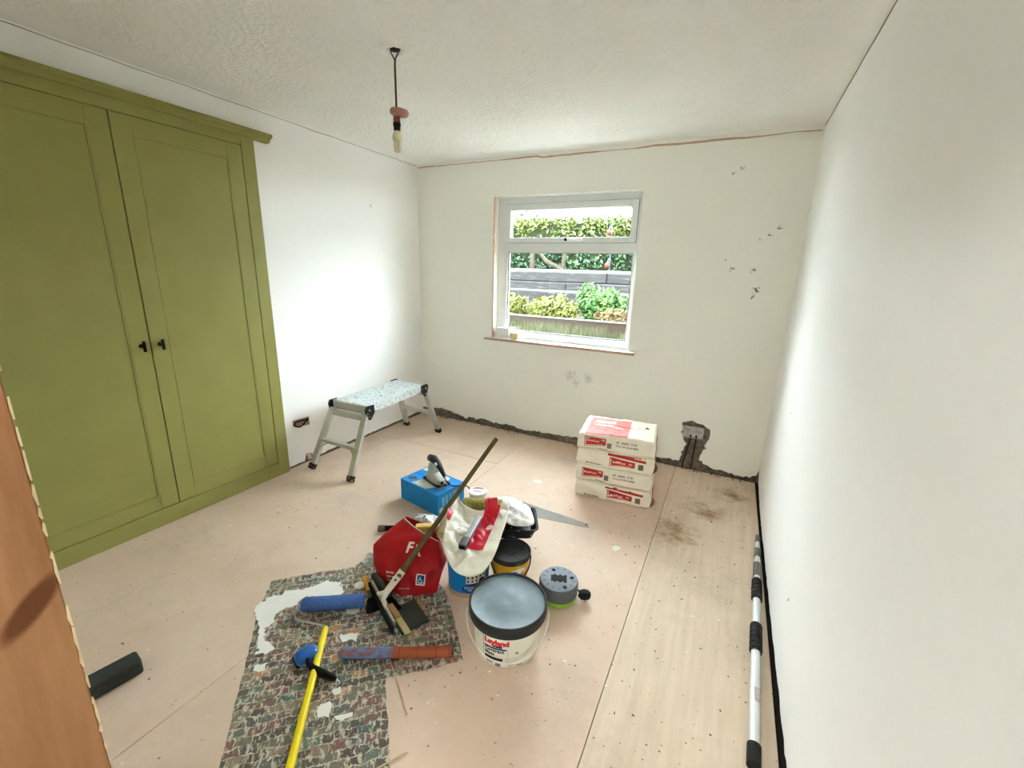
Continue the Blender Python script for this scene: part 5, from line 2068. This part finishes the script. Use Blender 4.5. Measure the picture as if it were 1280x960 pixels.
oc = thing('wood_offcut', 'narrow pale wood offcut lying on the dark float', 'wood offcut', (1.65, -2.24, .012))
bm = BM()
bar(bm, (1.572, -2.208, .022), (1.655, -2.246, .024), .024, .014, bevel=.002)
obj('thick_end', bm, wood_mat('tan_wood', (190, 152, 104), (164, 124, 80), 'X', 14), oc, world=True)
bm = BM()
bar(bm, (1.650, -2.243, .020), (1.742, -2.286, .018), .026, .008, bevel=.002)
obj('thin_end', bm, wood_mat('pale_wood', (196, 180, 134), (170, 152, 104), 'X', 14), oc, world=True)

# ================================================================== CHARCOAL FOAM BLOCK, TELESCOPIC POLE, PAPER SCRAPS
bm = BM()
box(bm, (0, 0, .032), (.26, .070, .062), bevel=.014, seg=3)
for q in bm.verts:
    q.co += Vector((0, 0, .003 * nz(q.co, 20))) if q.co.z > .01 else Vector()
fb = obj('foam_block', bm, mat('charcoal_foam', (56, 58, 55), .9, var=.15, vscale=60, bump=.5, bscale=90), smooth=True)
fb.location = (.958, -2.985, 0)
fb.rotation_euler = (0, 0, 1.42)
tag(fb, 'charcoal foam block on the floor beside the door lining', 'foam block')

tpole = thing('telescopic_pole', 'white telescopic extension pole with black grips along right wall', 'pole', (3.0, -1.5, 0))
P0, P1 = Vector((2.974, -2.168, .021)), Vector((3.034, -.800, .021))


def at_y(y):
    t = (y - P0.y) / (P1.y - P0.y)
    return P0.lerp(P1, t)


M['polewhite'] = mat('white_aluminium_tube', (216, 220, 220), .35, .1, var=.03)
M['polegrey'] = mat('dusty_grey_collar', (112, 112, 108), .6, var=.25, vscale=60)
segs = [('end_cap', -2.168, -2.100, .0205, 'rubber'), ('tube', -2.10, -1.66, .0165, 'polewhite'), ('grip', -1.700, -1.545, .021, 'rubber'), ('tube', -1.56, -1.36, .0155, 'polewhite'), ('grip', -1.375, -1.225, .0205, 'rubber'),
        ('tube', -1.235, -1.15, .0145, 'polewhite'), ('collar', -1.195, -1.085, .018, 'polegrey'), ('tube', -1.10, -.98, .012, 'polewhite'), ('collar', -1.02, -.945, .0165, 'polegrey'), ('tube', -.96, -.84, .010, 'polewhite'), ('tip', -.87, -.800, .012, 'polegrey')]
for (nm, ya, yb, r, m) in segs:
    bm = BM()
    cyl(bm, at_y(ya), at_y(yb), r, seg=24)
    o = obj(nm, bm, M[m], tpole, world=True, smooth=True)
    if nm == 'grip':
        for j in range(5):
            yc = ya + (yb - ya) * (.1 + .2 * j)
            bm = BM()
            cyl(bm, at_y(yc - .008), at_y(yc + .008), r + .0022, seg=24)
            bmesh.ops.transform(bm, matrix=MATRIX[tpole.name].inverted(), verts=bm.verts)
            obj('grip_rib', bm, M['rubber'], o, smooth=True)
bm = BM()
g_ = at_y(-1.915)
box(bm, (g_.x + .004, g_.y, g_.z + .0162), (.016, .06, .002), bevel=.0006, seg=1)
obj('sticker', bm, mat('worn_sticker', (176, 168, 164), .6, var=.3, vscale=60), tpole, world=True)

for (x, y, s, a, lab) in ((1.656, -.796, .035, .3, 'white paper scrap on the floor midway to plaster bags'), (2.340, -1.288, .030, 1.2, 'torn white paper scrap right of the cable reel')):
    bm = BM()
    poly = [(-s, -s * .5), (s * .3, -s * .7), (s, -s * .3), (s * .8, s * .4), (s * .1, s * .8), (-s * .7, s * .4)]
    prism(bm, poly, .0005, .0015)
    for q in bm.verts:
        q.co.z += .003 * max(0, nz(q.co, 40) + .3)
    o = obj('paper_scrap', bm, M['tubwhite'])
    o.location = (x, y, 0)
    o.rotation_euler = (0, 0, a)
    tag(o, lab, 'paper scrap', 'paper scraps on the floor')

# crumbs and dust of the building work
bm = BM()
for i in range(520):
    while True:
        x, y = random.uniform(.1, W - .06), random.uniform(-3.1, -.03)
        if random.random() < .25 + .75 * (x > 2.3) or y > -.15:
            break
    s = random.choice((.0016, .002, .0026, .004))
    a = random.uniform(0, PI)
    box(bm, (x, y, s * .35), (s * random.uniform(1, 2.4), s, s * .7), a)
for i in range(180):
    x = random.uniform(.05, W - .05)
    s = random.uniform(.003, .009)
    box(bm, (x, -random.uniform(.0, .05) ** 1.0, s * .35), (s * 1.5, s, s * .7), random.uniform(0, PI))
tag(obj('floor_debris', bm, mat('brown_crumbs', (124, 104, 84), .9, var=.4, vscale=30)), 'scattered crumbs of plaster and wood on the floor', 'debris', kind='stuff')
bm = BM()
for i in range(140):
    x, y = random.uniform(.2, 2.9), random.uniform(-3.1, -.2)
    s = random.choice((.003, .004, .006))
    box(bm, (x, y, .0006), (s * random.uniform(1, 3), s, .0012), random.uniform(0, PI))
tag(obj('paint_flecks', bm, M['spill']), 'scattered white paint flecks on the floor', 'paint flecks', kind='stuff')

# ================================================================== THINGS ON THE SILL
bm = BM()
box(bm, (.905, .035, .866 + .046), (.128, .055, .090), .05, bevel=.004)
o = obj('sill_box', bm, mat('white_card_box', (226, 224, 222), .5, var=.03))
tag(o, 'small white box on the left end of the window sill', 'box')
bm = BM()
box(bm, (.985, .058, .866 + .048), (.045, .03, .094), .3, bevel=.006)
tag(obj('filler_pack', bm, mat('white_pack', (238, 240, 240), .45)), 'narrow white pack on the sill between box and tape roll', 'pack')
tr2 = thing('tape_roll', 'cream masking tape roll lying on the window sill', 'tape roll', (1.048, .018, .8655))
bm = BM()
lathe(bm, [(.034, 0), (.050, 0), (.0515, .002), (.0515, .058), (.050, .060), (.034, .060), (.034, 0)], 36)
obj('tape', bm, mat('cream_masking_tape', (226, 214, 166), .6), tr2, smooth=True)
bm = BM()
lathe(bm, [(.0315, .001), (.034, .001), (.034, .059), (.0315, .059), (.0315, .001)], 36)
obj('card_core', bm, mat('card_core', (196, 170, 130), .8), tr2, smooth=True)

# ================================================================== GARDEN
GD = .43          # paints all garden colours darker, in place of dimmer light outside


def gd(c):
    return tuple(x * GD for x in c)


def leaf_mat(name, cols, scale=6.0):
    k = NT(name)
    v = k.coord()
    a = k.noise(v, scale, 2)
    b = k.noise(v, 55, 1)
    f = k.math('ADD', k.math('MULTIPLY', a, .5), k.math('MULTIPLY', b, .5))
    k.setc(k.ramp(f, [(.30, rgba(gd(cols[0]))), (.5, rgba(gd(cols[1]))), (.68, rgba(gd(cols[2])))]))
    k.b.inputs['Roughness'].default_value = .6
    k.b.inputs['Specular IOR Level'].default_value = .3
    k.b.inputs['Subsurface Weight'].default_value = 0
    return k.m


def leaves(n, sample, size, up=.3):
    vs, fs = [], []
    for i in range(n):
        p = sample()
        nrm = Vector((random.uniform(-1, 1), random.uniform(-1.2, .6), random.uniform(-.4, 1) + up)).normalized()
        t = nrm.orthogonal().normalized()
        t = Matrix.Rotation(random.uniform(0, 6.28), 3, nrm) @ t
        b = nrm.cross(t)
        s = size * random.uniform(.6, 1.4)
        base = len(vs)
        vs += [p - t * s, p + b * s * .45, p + t * s, p - b * s * .45]
        fs.append((base, base + 1, base + 2, base + 3))
    return vs, fs


def leaf_obj(name, n, sample, size, m, parent):
    vs, fs = leaves(n, sample, size)
    inv = MATRIX[parent.name].inverted()
    me = bpy.data.meshes.new(name)
    me.from_pydata([inv @ p for p in vs], [], fs)
    me.materials.append(m)
    o = bpy.data.objects.new(name, me)
    COL.objects.link(o)
    o.parent = parent
    tag(o, kind='stuff')
    return o


bm = BM()
box(bm, (0, 6.3, -.5), (40, 12, .5))
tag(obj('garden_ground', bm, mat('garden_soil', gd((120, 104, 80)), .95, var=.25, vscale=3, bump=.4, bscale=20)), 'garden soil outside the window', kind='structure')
bm = BM()
box(bm, (.5, .80, -.10), (9, 1.09, .30))  # out of view, added to bounce sky light up to the ceiling
tag(obj('bounce_slab', bm, mat('pale_bounce_concrete', (196, 192, 182), .9, var=.1, vscale=6)), 'unseen pale slab added below the window to bounce light indoors', kind='structure')
M['sleeper'] = NT('weathered_sleeper_timber')
k = M['sleeper']
v = k.coord(scale=(.15, 1, 1))
gk = k.noise(v, 26, 6, .7)
k.setc(k.ramp(gk, [(.3, rgba(gd((34, 30, 28)))), (.54, rgba(gd((66, 60, 56)))), (.74, rgba(gd((176, 174, 172))))]))
k.b.inputs['Roughness'].default_value = .9
k.bump(gk, .4, .01)
M['sleeper'] = k.m
M['brownboard'] = wood_mat('brown_bed_board', gd((116, 88, 62)), gd((92, 68, 48)), 'X', 8)
M['palecoping'] = mat('pale_coping', gd((222, 214, 206)), .8, var=.08)

# raised bed with a board edge, grass in front
rbed = thing('raised_bed', 'low raised bed edged with a brown timber board outside', 'raised bed', (.5, 3.2, 0))
bm = BM()
box(bm, (.5, 3.435, .27), (7, 1.47, .92))
obj('soil', bm, mat('bed_soil', gd((110, 88, 62)), .95, var=.3, vscale=8), rbed, world=True)
bm = BM()
box(bm, (.5, 2.66, .28), (7, .05, 1.04), bevel=.006)
bd_ = obj('edge_board', bm, M['brownboard'], rbed, world=True)
bm = BM()
box(bm, (.5, 2.655, .795), (7, .07, .018), bevel=.003)
bmesh.ops.transform(bm, matrix=MATRIX[rbed.name].inverted(), verts=bm.verts)
obj('board_cap', bm, M['palecoping'], bd_)

gr = thing('grass_verge', 'pale rough grass growing below the window outside', 'grass', (.5, 2.0, 0))
bm = BM()
box(bm, (.5, 1.95, .14), (7, 1.2, .78))
obj('soil', bm, mat('verge_soil', gd((124, 116, 70)), .95, var=.3, vscale=8), gr, world=True)
vs, fs = [], []
for i in range(14000):
    x, y = random.uniform(-1.4, 2.4), random.uniform(1.45, 2.53)
    hgt = random.uniform(.10, .27) * (1.0 if x < 1.2 else .75)
    a = random.uniform(0, PI)
    w = .007
    dx, dy = math.cos(a) * w, math.sin(a) * w
    lx, ly = random.uniform(-.07, .07), random.uniform(-.07, .04)
    b = len(vs)
    vs += [Vector((x - dx, y - dy, .52)), Vector((x + dx, y + dy, .52)), Vector((x + dx * .6 + lx * .4, y + dy * .6 + ly * .4, .52 + hgt * .6)), Vector((x - dx * .6 + lx * .4, y - dy * .6 + ly * .4, .52 + hgt * .6)), Vector((x + lx, y + ly, .52 + hgt))]
    fs += [(b, b + 1, b + 2, b + 3), (b + 3, b + 2, b + 4)]
inv = MATRIX[gr.name].inverted()
me = bpy.data.meshes.new('grass_blades')
me.from_pydata([inv @ p for p in vs], [], fs)
me.materials.append(leaf_mat('pale_grass', ((92, 108, 50), (150, 152, 92), (190, 184, 134)), 3))
o = bpy.data.objects.new('grass_blades', me)
COL.objects.link(o)
o.parent = gr
tag(gr, kind='stuff')
tag(o, kind='stuff')

# bushes on the bed
yg = leaf_mat('yellow_green_leaves', ((104, 122, 26), (172, 184, 30), (214, 212, 64)))
bg_ = leaf_mat('bright_green_leaves', ((58, 124, 34), (104, 184, 50), (170, 214, 70)))
og = leaf_mat('orange_green_leaves', ((128, 130, 40), (190, 150, 66), (214, 150, 84)))


def bush(label, c, r, n, size, m):
    t = thing('garden_bush', label, 'bush', (c[0], c[1], .73), 0, 'bushes on the raised bed outside')

    def smp():
        while True:
            p = Vector((random.uniform(-1, 1), random.uniform(-1, 1), random.uniform(-1, 1)))
            if .35 < p.length < 1:
                break
        q = 1 + .3 * nz(p, 2.2, c[0])
        return Vector((c[0] + p.x * r[0] * q, c[1] + p.y * r[1] * q, max(.74, c[2] + p.z * r[2] * q)))
    leaf_obj('foliage', n, smp, size, m, t)
    bm = BM()
    for i in range(5):
        a = i * 1.3
        tube(bm, [(c[0] + .03 * math.cos(a), c[1] + .03 * math.sin(a), .72), (c[0] + r[0] * .3 * math.cos(a), c[1] + r[1] * .3 * math.sin(a), c[2]), (c[0] + r[0] * .55 * math.cos(a), c[1] + r[1] * .5 * math.sin(a), c[2] + r[2] * .6)], [.012, .008, .004], 6)
    obj('stems', bm, M['brownboard'], t, world=True)
    return t


bush('yellow-green low bush at the left of the window view', (-.62, 3.05, .88), (.42, .30, .22), 1500, .035, yg)
bush('yellow-green low bush in the middle of the window view', (.16, 3.05, .87), (.45, .30, .22), 1700, .035, yg)
bush('bright green bush, tallest on the raised bed, right of centre', (.98, 3.20, .93), (.40, .30, .32), 2000, .038, bg_)
bush('orange-tinted low bush at the right of the window view', (1.25, 2.85, .84), (.30, .18, .13), 700, .032, og)
bush('slim green shoot rising before the dark timber wall', (.62, 3.45, 1.05), (.20, .16, .27), 500, .034, bg_)
bush('small yellow shrub against the left window frame', (-1.12, 3.4, 1.0), (.28, .2, .26), 600, .034, yg)

# timber retaining wall of stacked sleepers
rw = thing('retaining_wall', 'dark weathered timber retaining wall across the garden', 'retaining wall', (0, 4.8, 0))
bm = BM()
box(bm, (0, 5.4, .6), (11, 1.3, 1.4))
obj('backfill', bm, mat('terrace_soil', gd((112, 100, 80)), .95, var=.2), rw, world=True)
for row, (z0, z1, y) in enumerate(((.05, .32, 4.32), (.33, .60, 4.34), (.61, .86, 4.36), (.87, 1.10, 4.38), (1.11, 1.27, 4.62), (1.28, 1.46, 4.72))):
    x = -5.2 + (.9 if row % 2 else 0)
    while x < 5:
        L = random.uniform(2.2, 2.6)
        bm = BM()
        box(bm, (x + L / 2, y + random.uniform(-.01, .01), (z0 + z1) / 2), (L - .012, .24 if row < 4 else .2, z1 - z0), bevel=.012, seg=1)
        obj('sleeper', bm, M['sleeper'], rw, world=True)
        x += L
for (y, z, w, t_) in ((4.78, 1.485, .22, .05), (4.50, 1.112, .12, .02), (4.30, 1.012, .06, .02)):
    bm = BM()
    box(bm, (0, y, z), (10.5, w, t_), bevel=.008)
    obj('coping', bm, M['palecoping'] if t_ > .03 or y > 4.4 else M['brownboard'], rw, world=True)

# hedge with trunks
hd_ = thing('hedge', 'tall clipped yellow-green hedge behind the garden wall', 'hedge', (0, 6.3, 1.3))


def smp_h():
    x = random.uniform(-5, 4)
    z = 1.35 + 1.28 * random.random() ** .85
    if random.random() < .35:
        y = random.uniform(5.75, 6.9)
        z = 2.55 + .10 * nz((x, y, 0), 1.5) + random.uniform(-.05, .06)
    else:
        y = 5.75 + .12 * nz((x, z, 3), 2.5) + random.uniform(0, .18)
    return Vector((x, y, z))


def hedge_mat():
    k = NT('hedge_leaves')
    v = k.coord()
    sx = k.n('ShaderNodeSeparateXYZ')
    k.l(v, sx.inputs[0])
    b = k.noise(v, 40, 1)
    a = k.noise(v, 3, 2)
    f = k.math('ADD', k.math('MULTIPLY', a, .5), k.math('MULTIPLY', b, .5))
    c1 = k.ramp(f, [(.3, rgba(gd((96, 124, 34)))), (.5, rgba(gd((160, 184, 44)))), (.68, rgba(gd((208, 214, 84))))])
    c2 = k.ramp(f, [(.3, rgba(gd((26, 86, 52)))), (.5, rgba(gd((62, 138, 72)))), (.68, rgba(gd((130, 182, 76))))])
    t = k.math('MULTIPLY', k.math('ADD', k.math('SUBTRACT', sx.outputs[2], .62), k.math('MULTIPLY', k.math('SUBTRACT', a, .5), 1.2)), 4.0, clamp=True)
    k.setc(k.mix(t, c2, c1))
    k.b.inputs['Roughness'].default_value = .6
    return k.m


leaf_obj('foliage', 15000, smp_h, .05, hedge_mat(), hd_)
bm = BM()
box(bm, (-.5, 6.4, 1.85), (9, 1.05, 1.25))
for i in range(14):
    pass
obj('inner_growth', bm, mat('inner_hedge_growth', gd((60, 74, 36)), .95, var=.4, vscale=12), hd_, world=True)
M['bark'] = mat('pale_bark', gd((116, 104, 84)), .9, var=.2, vscale=12)
for (pts, r, lab) in (([(-1.32, 5.45, 1.3), (-1.30, 5.45, 1.62), (-1.34, 5.5, 1.95)], [.07, .06, .045], 'pale upright trunk before the hedge at left'),
                      ([(-.35, 5.42, 1.3), (-.62, 5.42, 1.52), (-.98, 5.45, 1.68), (-1.2, 5.5, 1.9)], [.04, .045, .05, .03], 'pale curved branch leaning across the hedge base'),
                      ([(-.62, 5.5, 1.3), (-.60, 5.5, 1.7), (-.56, 5.55, 2.0)], [.05, .045, .03], 'slim pale trunk beside the curved branch'),
                      ([(1.12, 5.4, 1.3), (1.14, 5.4, 1.75), (1.12, 5.45, 2.0)], [.08, .075, .06], 'pale trunk before the hedge at far right')):
    bm = BM()
    tube(bm, pts, r, 10)
    tag(obj('tree_trunk', bm, M['bark'], smooth=True), lab, 'trunk', 'trunks along the hedge')
# post with two red ornaments
ps_ = thing('garden_post', 'thin post with two red ornaments before the hedge', 'garden post', (.46, 5.1, 1.3))
bm = BM()
cyl(bm, (.50, 5.1, 1.25), (.475, 5.1, 2.55), .010, seg=8)
obj('post', bm, mat('grey_blue_post', gd((130, 150, 160)), .6), ps_, world=True)
for (x, z) in ((.405, 2.215), (.42, 1.615)):
    bm = BM()
    bmesh.ops.create_icosphere(bm, subdivisions=2, radius=.052)
    for q in bm.verts:
        q.co *= 1 + .25 * nz(q.co, 14)
    bmesh.ops.translate(bm, verts=bm.verts, vec=(x + .03, 5.06, z))
    obj('red_ornament', bm, mat('red_ornament', gd((226, 66, 52)), .5), ps_, world=True)
    bm = BM()
    tube(bm, [(x + .03, 5.06, z + .04), (x + .05, 5.08, z + .12), (x + .06, 5.1, z + .14)], .004, 5)
    obj('hanging_wire', bm, M['steel'], ps_, world=True)


def far_tree(label, c, r, n):
    t = thing('far_tree', label, 'tree', (c[0], c[1], 0), 0, 'trees beyond the hedge')

    def smp():
        while True:
            p = Vector((random.uniform(-1, 1), random.uniform(-1, 1), random.uniform(-1, 1)))
            if p.length < 1:
                break
        q = 1 + .35 * nz(p, 2.5, c[0])
        return Vector((c[0] + p.x * r[0] * q, c[1] + p.y * r[1] * q, c[2] + p.z * r[2] * q))
    leaf_obj('foliage', n, smp, .07, leaf_mat('blue_green_leaves', ((96, 140, 110), (130, 170, 136), (170, 196, 160))), t)
    bm = BM()
    tube(bm, [(c[0], c[1], -.2), (c[0] + .05, c[1], c[2] * .6), (c[0], c[1], c[2])], [.13, .10, .05], 8)
    obj('trunk', bm, M['bark'], t, world=True, smooth=True)


far_tree('hazy blue-green tree beyond the hedge at left', (-3.05, 8.4, 2.65), (.75, .5, .55), 900)
far_tree('hazy blue-green tree beyond the hedge at right', (.45, 8.4, 2.75), (.55, .5, .62), 800)
